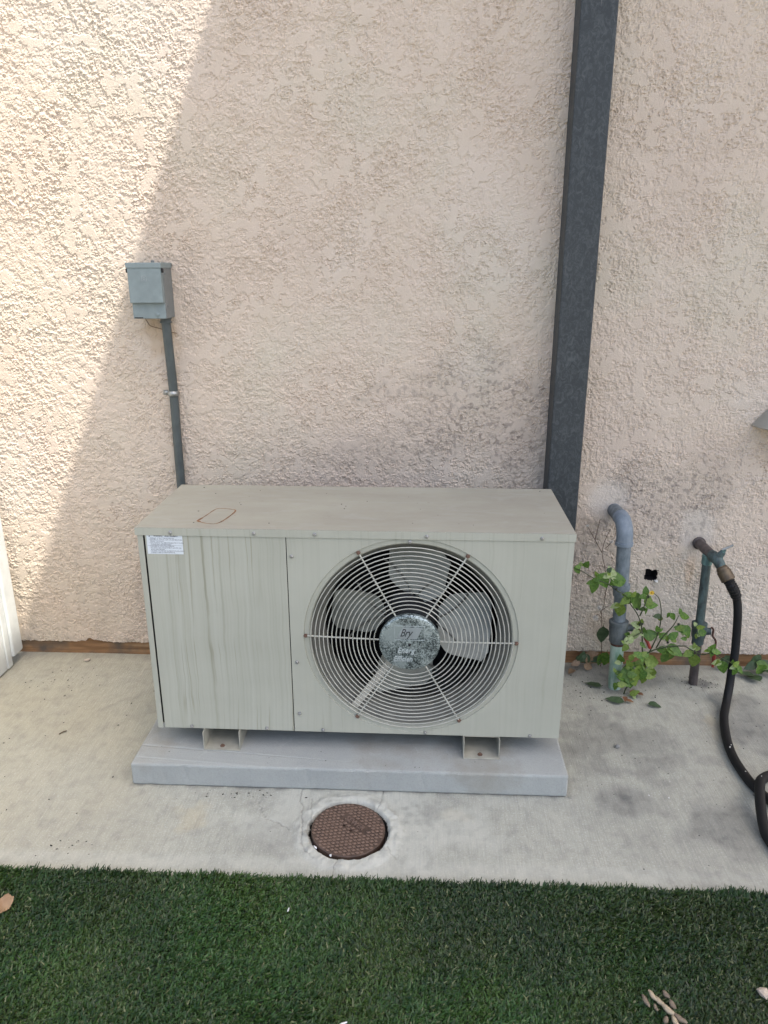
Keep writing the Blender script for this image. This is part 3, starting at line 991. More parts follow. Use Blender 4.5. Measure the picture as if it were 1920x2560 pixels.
for side_ in (0, 1):
    o_ = side_ * K * Jn
    for i in range(K - 1):
        for j in range(Jn - 1):
            q = (o_ + i * Jn + j, o_ + i * Jn + j + 1, o_ + (i + 1) * Jn + j + 1, o_ + (i + 1) * Jn + j)
            ff.append(q if side_ == 0 else q[::-1])
BL = MB().add(vv, ff).mesh('blade', M_BLADE, 60)
rib = MB()
for sg in (-1, 1):
    p_ = []
    for t in (0, 0.25, 0.5, 0.75, 1):
        r = 0.062 + 0.100 * t; a = sg * R(5 + 26 * t)
        s = a / R(38)
        y = 0.098 - 0.040 * s * 0.8 + 0.010 * (1 - s * s) - 0.0015
        p_.append((r * math.sin(a), y, r * math.cos(a)))
    rib.tube(p_, 0.0024, 6)
RIB = rib.mesh('blade_rib', M_SHROUD, 60)
for ang in (6, 94, 186, 279):
    bo = obj_from('blade', BL, fan, (FC[0], 0, FC[1]), (0, R(ang), 0))
    obj_from('blade_rib', RIB, bo)
M_BRACKET = simple('bracket_paint', (0.50, 0.475, 0.40), 0.6, bump=0)
a0 = R(238)
p1 = Vector((FC[0] + 0.062 * math.cos(a0) - 0.009, 0.024, FC[1] + 0.062 * math.sin(a0) - 0.01)); p2 = Vector((FC[0] + 0.222 * math.cos(a0) - 0.012, 0.016, FC[1] + 0.222 * math.sin(a0) + 0.004))
dv = p2 - p1; ln = dv.length
zx = dv.normalized(); yx = (Vector((0, 1, 0)) - zx * zx.y).normalized(); xx = yx.cross(zx)
mt = Matrix.Translation((p1 + p2) / 2) @ Matrix((xx, yx, zx)).transposed().to_4x4()
MB().box(-0.0085, 0.0085, -0.0015, 0.0015, -ln / 2, ln / 2, mtx=mt).build('motor_bracket', M_BRACKET, hp, None)

# warning label
LX0, LX1, LZ0, LZ1 = -0.4768 - X0, -0.3967 - X0, 0.5558 - PADH, 0.6012 - PADH
wl_ = MB().box(LX0, LX1, pf - 0.0004, pf - 0.0001, LZ0, LZ1).build('warning_label', M_LABEL, hp, None)
yl = pf - 0.00055
def lt(x, z): return Matrix.Translation((x, yl, z)) @ TX
text_mesh('lettering', 'WARNING', 0.0042, M_INKB, wl_, lt(LX0 + 0.016, LZ1 - 0.0042), 0.00005, offset=0.00012, spacing=1.0)
text_mesh('lettering', 'AVERTISSEMENT', 0.0042, M_INKB, wl_, lt(LX0 + 0.041, LZ1 - 0.0042), 0.00005, offset=0.00012, spacing=0.96)
text_mesh('lettering', '• HAZARD OF ELECTRICAL SHOCK.\n• ELECTRICAL SHOCK CAN CAUSE PERSONAL\n   INJURY OR DEATH.\n• DISCONNECT ALL REMOTE ELECTRIC POWER\n   SUPPLIES BEFORE SERVICING.', 0.0036, M_INK, wl_, lt(LX0 + 0.005, LZ1 - 0.0092), 0.00005, line=1.02, res=1, offset=0.00003)
text_mesh('lettering', '• DANGER DE CHOC ELECTRIQUE.\n• UN CHOC ELECTRIQUE PEUT CAUSER DES\n   BLESSURES GRAVES.\n• COUPER TOUTES LES ALIMENTATIONS AVANT\n   D\'EFFECTUER LA MAINTENANCE.', 0.0036, M_INK, wl_, lt(LX0 + 0.005, LZ1 - 0.0282), 0.00005, line=1.02, res=1, offset=0.00003)
MB().box(LX0 + 0.001, LX1 - 0.001, yl - 0.00005, yl + 0.0001, LZ1 - 0.0253, LZ1 - 0.0249).build('printed_rule', M_INK, wl_, None)
tri = MB().add([(LX0 + 0.005, yl, LZ1 - 0.0045), (LX0 + 0.0085, yl, LZ1 - 0.0045), (LX0 + 0.00675, yl, LZ1 - 0.001)], [(0, 1, 2)]).build('warning_symbol', M_INKB, wl_, None)

# feet: two channels
for (xa, xb, yf_) in [(-0.3854, -0.2981, -0.5537), (0.2343, 0.3195, -0.5587)]:
    a, b, y0 = xa - X0, xb - X0, yf_ - YF
    f = MB()
    f.box(a, b, y0, D - 0.02, 0.0005, 0.0025, 0.0004, 1)
    f.box(a, a + 0.002, y0, D - 0.02, 0.0026, ZB)
    f.box(b - 0.002, b, y0 + 0.006, D - 0.02, 0.0026, ZB)
    f.box(a, b, y0 + 0.02, D - 0.02, ZB - 0.0015, ZB + 0.0005)
    fo = f.build('mounting_foot', M_FOOT, hp, None)
    bolt = MB().lathe([(0.006, 0), (0.006, 0.0012), (0.0036, 0.0014), (0.0034, 0.004), (0.001, 0.0044)], 8, Matrix.Translation(((a + b) / 2 - 0.002, y0 + 0.015, 0.0026)))
    bolt.build('bolt', M_RUSTSCREW, fo, 30)

# ------------------------------------------------------------------ disconnect box
bx = empty('electrical_box', (-0.584, -0.045, 1.03))
tag(bx, 'small grey electrical disconnect box fixed high on the stucco', 'electrical box')
O = bx.location
MB(O).box(-0.6275, -0.5395, -0.0745, -0.004, 1.0312, 1.165, 0.002).build('box_body', M_BOXD, bx, 18)
cv = MB(O).box(-0.6270, -0.5400, -0.0905, -0.0752, 1.0715, 1.1588, 0.0018).build('box_cover', M_BOX, bx, 18)
MB(O).box(-0.6268, -0.5402, -0.0768, -0.0749, 1.0318, 1.0712, 0.0008, 1).build('lower_front', M_BOX, bx, 18)
MB(O).box(-0.6300, -0.5378, -0.0925, -0.002, 1.1570, 1.1708, 0.002).build('rain_cap', M_BOX, bx, 18)
for x in (-0.6300, -0.5378):
    MB(O).box(x - 0.0022, x + 0.0022, -0.086, -0.078, 1.146, 1.1568, 0.0008, 1).build('hinge_pin', M_BLACK, bx, 40)
MB(O).lathe([(0.0062, 0), (0.0060, 0.0018), (0.004, 0.0034), (0.001, 0.004)], 20, Matrix.Translation((-0.5624, -0.0768, 1.0428)) @ Matrix.Rotation(R(90), 4, 'X')).build('knockout_button', M_BOX, bx, 40)
MB(O).box(-0.6237, -0.6013, -0.0774, -0.0766, 1.0325, 1.0352).build('drain_slot', M_BLACK, bx, None)
M_EMB = simple('emblem_highlight', (0.30, 0.335, 0.345), 0.45, bump=0)
lg = MB(O)
lx, lz, s = -0.5844, 1.1321, 0.0066
for a, b, c, d in [(-s, s, s - 0.0011, s), (-s, s, -s, -s + 0.0011), (-s, -s + 0.0011, -s + 0.0011, s - 0.0011), (s - 0.0011, s, -s + 0.0011, s - 0.0011)]:
    lg.box(lx + a, lx + b, -0.0913, -0.0904, lz + c, lz + d)
emb = lg.build('raised_emblem', M_EMB, cv, None)
text_mesh('lettering', 'D', 0.0095, M_EMB, cv, Matrix.Translation((lx - 0.0032 - O[0], -0.0908 - O[1], lz - 0.0034 - O[2])) @ TX, 0.0004)
MB(O).tube(spline([(-0.6132, -0.03, 1.030), (-0.6120, -0.016, 1.018), (-0.6067, -0.012, 1.0087), (-0.5817, -0.010, 1.001), (-0.5535, -0.008, 0.9917), (-0.5377, -0.006, 0.9887)], 6), 0.0010, 6).build('loose_wire', M_COPPERWIRE, bx, 60)
for z in (1.06, 1.14):
    MB(O).lathe([(0.0035, 0), (0.003, 0.0015)], 10, Matrix.Translation((-0.5395, -0.06, z + 0.004)) @ Matrix.Rotation(R(90), 4, 'Y')).build('side_rivet', M_BOXD, bx, 40)
tabs = MB(O).box(-0.592, -0.583, -0.006, -0.0035, 1.1705, 1.1765, 0.0008, 1).build('mounting_tab', M_BOXD, bx, 40)

# conduit
cond = empty('conduit', (-0.556, -0.02, 0.3))
tag(cond, 'dark grey pipe conduit running down from the electrical box', 'conduit')
O = cond.location
cpts = spline([(-0.5545, -0.040, 1.030), (-0.5545, -0.038, 0.99), (-0.5555, -0.030, 0.92), (-0.5575, -0.020, 0.85), (-0.5585, -0.0175, 0.78), (-0.5595, -0.0175, 0.66), (-0.5600, -0.0175, 0.5), (-0.557, -0.020, 0.40), (-0.53, -0.055, 0.33), (-0.49, -0.12, 0.30), (-0.44, -0.197, 0.29)], 8)
MB(O).tube(cpts, 0.0122, 16).build('conduit_pipe', M_COND, cond, 60)
MB(O).lathe([(0.0160, 0), (0.0160, 0.004), (0.0138, 0.0045), (0.0138, 0.010), (0.0165, 0.0105), (0.0165, 0.0125)], 20, Matrix.Translation((-0.5545, -0.040, 1.0185)), caps=False).build('lock_nut', M_COND, cond, 40)
st = MB(O)
prof = []
for k in range(13):
    a = R(-8 + 196 * k / 12)
    prof.append((-0.5582 + 0.0133 * math.cos(a), -0.0195 - 0.0133 * math.sin(a)))
prof = prof + [(-0.5720, -0.006), (-0.5900, -0.005)]
vv = []; ff = []
for (x, y) in prof:
    vv += [(x, y, 0.8210), (x, y, 0.8345)]
for k in range(len(prof) - 1): ff.append((2 * k, 2 * k + 1, 2 * k + 3, 2 * k + 2))
st.add(vv, ff)
stp = st.build('conduit_strap', M_STRAP, cond, 60)
sm = stp.modifiers.new('thickness', 'SOLIDIFY'); sm.thickness = 0.0014
MB(O).lathe([(0.0052, 0), (0.0048, 0.002), (0.002, 0.0034)], 12, Matrix.Translation((-0.5820, -0.0055, 0.8278)) @ Matrix.Rotation(R(90), 4, 'X')).build('strap_screw', M_SCREW, cond, 40)

# ------------------------------------------------------------------ wall vent hood at the right edge
hd = MB((1.14, 0, 0.747))
vv = []; ff = []
nA, nT = 20, 8
for sgn, th_ in ((0, 0.0), (1, 0.003)):
    for i in range(nT + 1):
        t = i / nT
        r = 0.112 * (1 - t * 0.86) - th_; z = 0.747 + 0.085 * (1 - (1 - t) ** 1.5)
        for j in range(nA + 1):
            a = math.pi * j / nA
            vv.append((1.14 - r * math.cos(a), -0.004 - r * 0.95 * math.sin(a), z - th_ * 0.8))
nn = (nT + 1) * (nA + 1)
for sgn in (0, 1):
    for i in range(nT):
        for j in range(nA):
            q = (sgn * nn + i * (nA + 1) + j, sgn * nn + i * (nA + 1) + j + 1, sgn * nn + (i + 1) * (nA + 1) + j + 1, sgn * nn + (i + 1) * (nA + 1) + j)
            ff.append(q if sgn == 0 else q[::-1])
for j in range(nA): ff.append((j, nn + j, nn + j + 1, j + 1))
top = nT * (nA + 1)
ff.append(tuple(top + j for j in range(nA + 1)))
hood = hd.add(vv, ff).build('vent_hood', M_HOOD, None, 40, loc=(1.14, 0, 0.747))
tag(hood, 'corner of a beige sheet metal hood on the wall at the right edge', 'vent hood')

# ------------------------------------------------------------------ left standpipe
M_PVC = pipe_mat('grey_pvc', (0.145, 0.185, 0.225), (0.225, 0.265, 0.305), 0.55)
M_PVCD = pipe_mat('grey_pvc_dirty', (0.105, 0.135, 0.155), (0.19, 0.225, 0.25), 0.6, sc=90)
M_UNION = pipe_mat('dark_union', (0.065, 0.080, 0.085), (0.125, 0.145, 0.15), 0.6, sc=80)
M_GREENP = pipe_mat('mint_pipe', (0.17, 0.30, 0.23), (0.44, 0.54, 0.48), 0.45, sc=34)
M_RUSTB = simple('rust_band', (0.075, 0.035, 0.025), 0.8, var=0.3, sc=150, bump=0.3)
M_REDGRIP = simple('red_vinyl_grip', (0.27, 0.035, 0.025), 0.5, var=0.2, sc=60, bump=0)
M_RUSTL = simple('rusty_lever', (0.085, 0.040, 0.028), 0.8, 0.2, var=0.35, sc=150, bump=0.3)
PA = (0.697, -0.130)
def leanA(z): return Vector((PA[0] - 0.028 * z, PA[1] + 0.02 * z, z))
sa_ = empty('standpipe', (PA[0], PA[1], 0))
tag(sa_, 'thick grey plastic standpipe with elbow into the wall and mint green foot', 'standpipe')
O = sa_.location
def seg(mb, z0, z1, r, n=24): return mb.tube([leanA(z0), leanA(z1)], r, n)
seg(MB(O), 0.0, 0.140, 0.0185).build('green_riser', M_GREENP, sa_, 50)
seg(MB(O), 0.1375, 0.1460, 0.0192).build('rust_band', M_RUSTB, sa_, 50)
un = MB(O)
un.tube([leanA(z) for z in (0.1455, 0.149, 0.160, 0.161, 0.175, 0.176, 0.200, 0.2015, 0.210, 0.2125)], [0.0225, 0.0240, 0.0240, 0.0252, 0.0252, 0.0258, 0.0258, 0.0270, 0.0270, 0.0235], 24)
uno = un.build('pipe_union', M_UNION, sa_, 30)
c0 = leanA(0.189)
MB(O).tube([c0 + Vector((0.02, 0, 0)), c0 + Vector((0.040, -0.002, 0.001))], 0.0105, 14).build('valve_stem_boss', M_UNION, uno, 50)
MB(O).tube(spline([c0 + Vector((0.040, -0.002, 0.002)), c0 + Vector((0.050, -0.012, 0.006)), c0 + Vector((0.062, -0.018, -0.008)), c0 + Vector((0.074, -0.02, -0.026))], 6), 0.0030, 8).build('valve_lever', M_RUSTL, uno, 50)
MB(O).tube(spline([c0 + Vector((0.070, -0.02, -0.020)), c0 + Vector((0.079, -0.021, -0.034)), c0 + Vector((0.087, -0.021, -0.052))], 5), [0.0048] * 10 + [0.0040], 10).build('lever_grip', M_REDGRIP, uno, 50)
seg(MB(O), 0.205, 0.300, 0.0178).build('lower_pipe', M_PVCD, sa_, 50)
cp = MB(O).tube([leanA(z) for z in (0.287, 0.288, 0.306, 0.307, 0.322, 0.3235)], [0.0185, 0.0215, 0.0218, 0.0240, 0.0240, 0.0205], 24).build('pipe_coupling', M_PVCD, sa_, 30)
seg(MB(O), 0.318, 0.452, 0.0190).build('upper_pipe', M_PVCD, sa_, 50)
MB(O).tube([leanA(z) for z in (0.436, 0.4365, 0.446, 0.447)], [0.0200, 0.0242, 0.0242, 0.0215], 24).build('elbow_collar', M_PVC, sa_, 30)
e0 = leanA(0.446)
ep = spline([e0, e0 + Vector((-0.0005, 0.002, 0.022)), e0 + Vector((-0.001, 0.010, 0.038)), e0 + Vector((-0.002, 0.028, 0.052)), e0 + Vector((-0.003, 0.050, 0.055))], 7)
MB(O).tube(ep, [0.0222] * (len(ep) - 1) + [0.0222], 24).build('elbow', M_PVC, sa_, 50)
e1 = ep[-1]
MB(O).tube([e1 + Vector((0, -0.004, 0)), e1 + Vector((0, 0.003, 0)), Vector((e1.x, 0.02, e1.z - 0.004))], [0.0225, 0.0195, 0.0195], 24).build('wall_stub', M_PVCD, sa_, 50)

# ------------------------------------------------------------------ right riser with hose tap
M_COP = pipe_mat('weathered_copper', (0.045, 0.055, 0.055), (0.10, 0.15, 0.145), 0.6, 0.3, sc=70)
M_COPB = pipe_mat('brown_copper', (0.055, 0.045, 0.045), (0.12, 0.10, 0.095), 0.55, 0.3, sc=70)
M_VERD = pipe_mat('verdigris', (0.055, 0.10, 0.095), (0.16, 0.28, 0.25), 0.7, 0.1, sc=80)
M_BRASS = pipe_mat('dull_brass', (0.075, 0.055, 0.035), (0.16, 0.12, 0.075), 0.5, 0.4, sc=60)
M_HOSE = simple('black_hose_rubber', (0.0045, 0.005, 0.006), 0.65, var=0.15, sc=80, bump=0.2, bsc=500, spec=0.35)
PB = (0.9305, -0.100)
def lb(z): return Vector((PB[0] - 0.016 * z, PB[1] + 0.02 * z, z))
tp = empty('tap_riser', (PB[0], PB[1], 0))
tag(tp, 'thin weathered copper riser with valve and garden hose tap', 'tap')
O = tp.location
MB(O).tube([lb(0), lb(0.145)], 0.0125, 18).build('lower_riser', M_COPB, tp, 50)
vb = MB(O).tube([lb(z) for z in (0.128, 0.130, 0.148, 0.150, 0.160, 0.178, 0.180, 0.194, 0.1955)], [0.0140, 0.0165, 0.0165, 0.0185, 0.0200, 0.0200, 0.0215, 0.0215, 0.0150], 18).build('valve_body', M_COP, tp, 30)
c0 = lb(0.168)
MB(O).tube([c0 + Vector((0.012, 0, 0)), c0 + Vector((0.032, -0.004, 0.002))], [0.012, 0.010], 14).build('valve_stem_boss', M_COP, vb, 50)
MB(O).tube(spline([c0 + Vector((0.030, -0.006, 0.016)), c0 + Vector((0.036, -0.010, 0.010)), c0 + Vector((0.034, -0.016, -0.006)), c0 + Vector((0.042, -0.02, -0.018)), c0 + Vector((0.043, -0.022, -0.030)), c0 + Vector((0.042, -0.022, -0.045))], 6), 0.0030, 8).build('valve_lever', M_RUSTL, vb, 50)
MB(O).tube([c0 + Vector((0.042, -0.022, -0.042)), c0 + Vector((0.044, -0.022, -0.070)), c0 + Vector((0.045, -0.021, -0.102))], [0.0052, 0.0052, 0.0042], 10).build('lever_grip', M_REDGRIP, vb, 50)
MB(O).tube([lb(0.19), lb(0.26), lb(0.385)], 0.0122, 18).build('upper_riser', M_COP, tp, 50)
MB(O).tube([lb(0.372), lb(0.3735), lb(0.400)], [0.0126, 0.0142, 0.0142], 18).build('solder_joint', M_VERD, tp, 40)
t0 = lb(0.402)
MB(O).tube(spline([(0.931, 0.016, 0.402), (0.930, -0.02, 0.403), (0.929, -0.07, 0.404), (0.9305, -0.118, 0.404)], 5), 0.0140, 18).build('wall_pipe', M_COPB, tp, 50)
MB(O).lathe([(0.0185, 0), (0.0185, 0.006), (0.0145, 0.008)], 18, Matrix.Translation((0.931, -0.002, 0.402)) @ Matrix.Rotation(R(90), 4, 'X')).build('wall_escutcheon', M_COPB, tp, 40)
fpt = Vector((0.9305, -0.118, 0.404))
dr = Vector((0.38, -0.52, -0.75)).normalized()
tapb = MB(O).tube([fpt + Vector((0, 0.012, 0)), fpt + Vector((0.002, -0.004, 0)), fpt + Vector((0.006, -0.016, -0.004)), fpt + Vector((0.006, -0.016, -0.004)) + dr * 0.022], [0.0155, 0.0165, 0.0150, 0.0125], 16)
tapb.tube([fpt + Vector((0.004, -0.012, 0.0)), fpt + Vector((0.016, -0.018, 0.022))], [0.0125, 0.0085], 6)
tapb = tapb.build('tap_body', M_COP, tp, 35)
MB(O).tube([fpt + Vector((0.014, -0.017, 0.020)), fpt + Vector((0.019, -0.0195, 0.031))], [0.0060, 0.0050], 12).build('tap_bonnet', M_VERD, tapb, 40)
hc = fpt + Vector((0.021, -0.021, 0.034))
MB(O).tube([hc + Vector((-0.010, 0.0, -0.004)), hc, hc + Vector((0.010, -0.001, 0.006)), hc + Vector((0.017, -0.002, 0.010))], [0.0030, 0.0034, 0.0028, 0.0034], 8).build('tap_handle', M_STRAP, tapb, 40)
n0 = fpt + Vector((0.006, -0.016, -0.004)) + dr * 0.018

# hose: coupling, boot, tube
hs = empty('garden_hose', (0.91, -0.55, 0))
tag(hs, 'black rubber garden hose hanging from the tap and looping on the concrete', 'hose')
O = hs.location
n1 = n0 + dr * 0.012
n2 = n0 + dr * 0.042
MB(O).tube([n0, n0 + dr * 0.004, n0 + dr * 0.005, n1, n1 + dr * 0.001, n2 - dr * 0.002, n2], [0.0130, 0.0150, 0.0160, 0.0165, 0.0185, 0.0190, 0.0165], 12).build('hose_coupling', M_BRASS, hs, 30)
bt0 = n2 - dr * 0.004
hp_pts = [bt0, bt0 + dr * 0.02, (0.990, -0.158, 0.303), (0.9985, -0.162, 0.258), (1.0035, -0.166, 0.184), (1.002, -0.176, 0.128), (0.996, -0.186, 0.090), (0.990, -0.200, 0.048), (0.974, -0.232, 0.0165), (0.9437, -0.2985, 0.0125), (0.9160, -0.3899, 0.0125), (0.9030, -0.4671, 0.0125), (0.9034, -0.5381, 0.0125), (0.9102, -0.5824, 0.0125), (0.926, -0.628, 0.0125), (0.965, -0.70, 0.0125), (1.05, -0.755, 0.0125), (1.17, -0.74, 0.0125), (1.22, -0.65, 0.0125), (1.15, -0.55, 0.0135), (1.04, -0.525, 0.018), (0.962, -0.548, 0.026), (0.9235, -0.575, 0.033), (0.9049, -0.6054, 0.0360), (0.888, -0.650, 0.030), (0.872, -0.708, 0.018), (0.868, -0.752, 0.0128), (0.885, -0.83, 0.0125), (0.97, -0.86, 0.0125), (1.12, -0.80, 0.0125), (1.30, -0.72, 0.0125)]
hpath = spline(hp_pts, 8)
hose_tube = MB(O).tube(hpath, 0.0112, 14).build('hose_tube', M_HOSE, hs, 60)
bp_ = [Vector(q) for q in hpath[:20]]
rr = []
for i in range(len(bp_)): rr.append((0.0142 - 0.0012 * i / 20) + (0.0014 if i % 2 else -0.0012))
MB(O).tube(bp_[:17], rr[:17], 14).build('hose_boot', M_HOSE, hs, 20)
M_SPECK = simple('pale_speck', (0.55, 0.54, 0.50), 0.8, bump=0)
sk = MB(O)
for i, k in [(84, 0), (85, 1), (85, 2), (96, 1), (178, 1)]:
    q = hpath[i % len(hpath)]
    a = q + Vector((random.uniform(-0.004, 0.004), random.uniform(-0.003, 0.003), 0.0108))
    s = random.uniform(0.0008, 0.0015)
    sk.box(a.x - s, a.x + s, a.y - s, a.y + s, a.z - s, a.z + s)
tag(sk.build('hose_grit', M_SPECK, hs, None), kind='stuff')

# ------------------------------------------------------------------ weeds
LM = [leaf_mat('leaf_green', (0.05, 0.135, 0.018), (0.17, 0.30, 0.05)),
      leaf_mat('leaf_yellow_green', (0.12, 0.21, 0.03), (0.29, 0.39, 0.08)),
      leaf_mat('leaf_pale', (0.27, 0.37, 0.14), (0.52, 0.60, 0.32)),
      leaf_mat('leaf_grey_green', (0.045, 0.085, 0.04), (0.10, 0.15, 0.075), 0.15),
      leaf_mat('leaf_dry', (0.20, 0.13, 0.07), (0.34, 0.24, 0.15), 0.1),
      leaf_mat('leaf_red_brown', (0.16, 0.06, 0.035), (0.32, 0.18, 0.09), 0.1)]
M_STEM = simple('stem_green', (0.045, 0.060, 0.022), 0.6, var=0.3, bump=0)
M_STEMD = simple('stem_dry', (0.115, 0.080, 0.055), 0.8, var=0.3, bump=0)


def leaf_mesh(mat, wr=0.62, curl=0.12, fold=0.16):
    K = 7
    vv = []; ff = []
    for i in range(K + 1):
        t = i / K
        w = wr * 0.5 * (math.sin(math.pi * min(1, t ** 0.72)) ** 0.85 if 0 < t < 1 else 0.0)
        zc = -curl * t * t
        wob = 0.02 * math.sin(i * 2.3)
        vv += [(t, 0, zc), (t - 0.03 * w, w, zc + fold * w + wob), (t - 0.03 * w, -w, zc + fold * w - wob)]
    for i in range(K):
        a = 3 * i; b = a + 3
        ff += [(a, b, b + 1, a + 1), (a + 2, b + 2, b, a)]
    vv += [(-0.22, 0.012, 0.03), (-0.22, -0.012, 0.03), (0.02, 0.012, 0.0), (0.02, -0.012, 0.0)]
    n = len(vv)
    ff.append((n - 4, n - 3, n - 1, n - 2))
    me = MB().add(vv, ff).mesh('leaf', mat, None)
    for p in me.polygons: p.use_smooth = True
    return me


LEAFM = [[leaf_mesh(m_, 0.62 + 0.1 * k, 0.10 + 0.12 * k, 0.12 + 0.14 * k) for k in range(2)] for m_ in LM]


def leaf(parent, pos, size, ang, kind, O, flat=False, center=True, tilt=None):
    a = R(ang)
    if flat:
        t = Vector((math.cos(a), -math.sin(a), random.uniform(0.02, 0.12))).normalized()
        nrm = Vector((random.uniform(-.2, .2), random.uniform(-.2, .2), 1))
    else:
        t = Vector((math.cos(a), random.uniform(-0.45, 0.25), -math.sin(a))).normalized()
        nrm = Vector((random.uniform(-.5, .5), -0.75 + random.uniform(-.25, .3), 0.65 + random.uniform(-.3, .3)))
    b = nrm.cross(t).normalized(); nrm = t.cross(b).normalized()
    mt = Matrix((t, b, nrm)).transposed().to_4x4()
    base = Vector(pos) - Vector(O) - (t * size * 0.5 if center else Vector((0, 0, 0)))
    o = bpy.data.objects.new('leaf', LEAFM[kind][random.randrange(2)])
    link(o, parent)
    o.matrix_local = Matrix.Translation(base) @ mt @ Matrix.Diagonal((size, size * random.uniform(0.85, 1.2), size, 1))
    return o


LEAVES = [(0.576, -0.172, 0.398, 0.023, -70, 0), (0.554, -0.167, 0.38, 0.027, 60, 0), (0.554, -0.17, 0.39, 0.019, 180, 0), (0.602, -0.166, 0.331, 0.042, 105, 0), (0.628, -0.166, 0.348, 0.046, 60, 0), (0.603, -0.175, 0.356, 0.023, 170, 0), (0.637, -0.176, 0.385, 0.019, -60, 3), (0.669, -0.163, 0.352, 0.053, 0, 0), (0.652, -0.172, 0.346, 0.027, 150, 0), (0.617, -0.172, 0.366, 0.023, -50, 0), (0.68, -0.16, 0.259, 0.049, 100, 1), (0.689, -0.168, 0.291, 0.034, 140, 1), (0.73, -0.145, 0.277, 0.057, 50, 0), (0.717, -0.15, 0.303, 0.023, -60, 1), (0.693, -0.166, 0.309, 0.027, -170, 0), (0.766, -0.156, 0.275, 0.038, -5, 0), (0.756, -0.148, 0.251, 0.023, 70, 0), (0.75, -0.144, 0.312, 0.027, -90, 0), (0.743, -0.15, 0.297, 0.023, 180, 0), (0.789, -0.146, 0.236, 0.027, 180, 3), (0.733, -0.147, 0.21, 0.03, 200, 2), (0.726, -0.157, 0.179, 0.049, 110, 2), (0.711, -0.164, 0.17, 0.034, 150, 2), (0.755, -0.148, 0.185, 0.03, 30, 2), (0.775, -0.153, 0.182, 0.042, -20, 0), (0.79, -0.158, 0.203, 0.023, -110, 0), (0.813, -0.144, 0.176, 0.03, -30, 0), (0.839, -0.15, 0.18, 0.034, -40, 0), (0.824, -0.146, 0.165, 0.023, 70, 1), (0.857, -0.144, 0.199, 0.038, 190, 0), (0.875, -0.147, 0.191, 0.042, 60, 0), (0.851, -0.143, 0.251, 0.021, -100, 0), (0.862, -0.152, 0.241, 0.03, 0, 0), (0.832, -0.145, 0.235, 0.025, 60, 0), (0.868, -0.151, 0.171, 0.019, 190, 0), (0.904, -0.143, 0.175, 0.017, 90, 1), (0.92, -0.144, 0.188, 0.03, 0, 0), (0.908, -0.156, 0.21, 0.027, -10, 1), (0.846, -0.156, 0.136, 0.053, 20, 0), (0.825, -0.154, 0.114, 0.053, 100, 0), (0.792, -0.143, 0.092, 0.049, 10, 1), (0.758, -0.151, 0.148, 0.027, 40, 0), (0.702, -0.173, 0.15, 0.027, 130, 1), (0.711, -0.178, 0.076, 0.053, 150, 0), (0.744, -0.175, 0.075, 0.046, 100, 1), (0.786, -0.152, 0.054, 0.042, 10, 1), (0.726, -0.177, 0.038, 0.03, 90, 0), (0.739, -0.174, 0.131, 0.03, -150, 0), (0.769, -0.149, 0.118, 0.03, -30, 0), (0.907, -0.144, 0.098, 0.046, 95, 1), (0.885, -0.147, 0.122, 0.03, 150, 1), (0.9, -0.143, 0.141, 0.027, -30, 2), (0.912, -0.144, 0.138, 0.023, 0, 1), (0.935, -0.182, 0.16, 0.03, -60, 0), (0.947, -0.187, 0.152, 0.03, 10, 0), (0.948, -0.195, 0.12, 0.03, 90, 1), (0.971, -0.184, 0.102, 0.038, 80, 0), (0.922, -0.183, 0.152, 0.019, 180, 1), (0.993, -0.21, 0.104, 0.027, 110, 0), (1.006, -0.213, 0.112, 0.03, 50, 0), (0.994, -0.211, 0.128, 0.023, -40, 1),
          (0.722, -0.182, 0.058, 0.036, 30, 0), (0.70, -0.18, 0.06, 0.034, 200, 0), (0.735, -0.18, 0.05, 0.036, 70, 1), (0.755, -0.172, 0.062, 0.034, 150, 0), (0.718, -0.176, 0.10, 0.034, -120, 1), (0.75, -0.165, 0.10, 0.03, -60, 1)] + [(0.725 + random.gauss(0, 0.022), -0.178 + random.uniform(-0.02, 0.012), abs(random.gauss(0.055, 0.028)) + 0.012, random.uniform(0.022, 0.036), random.uniform(0, 360), random.choice((0, 0, 0, 1)) ) for _ in range(16)]
weed = empty('flowering_weed', (0.715, -0.165, 0))
tag(weed, 'leafy green weed with one yellow flower growing between the two pipes', 'weed')
O = weed.location
for (x, y, z, s, a, k) in LEAVES:
    leaf(weed, (x, y, z), s * 0.98, a, k, O)
    if random.random() < 0.85:
        a2 = a + random.choice((-1, 1)) * random.uniform(50, 120)
        leaf(weed, (x - 0.35 * s * math.cos(R(a)) + 0.35 * s * math.cos(R(a2)), y + random.uniform(-0.004, 0.01), z + 0.35 * s * math.sin(R(a)) - 0.35 * s * math.sin(R(a2))), s * random.uniform(0.55, 0.85), a2, random.choice((0, 0, 1, 1, 2)), O)
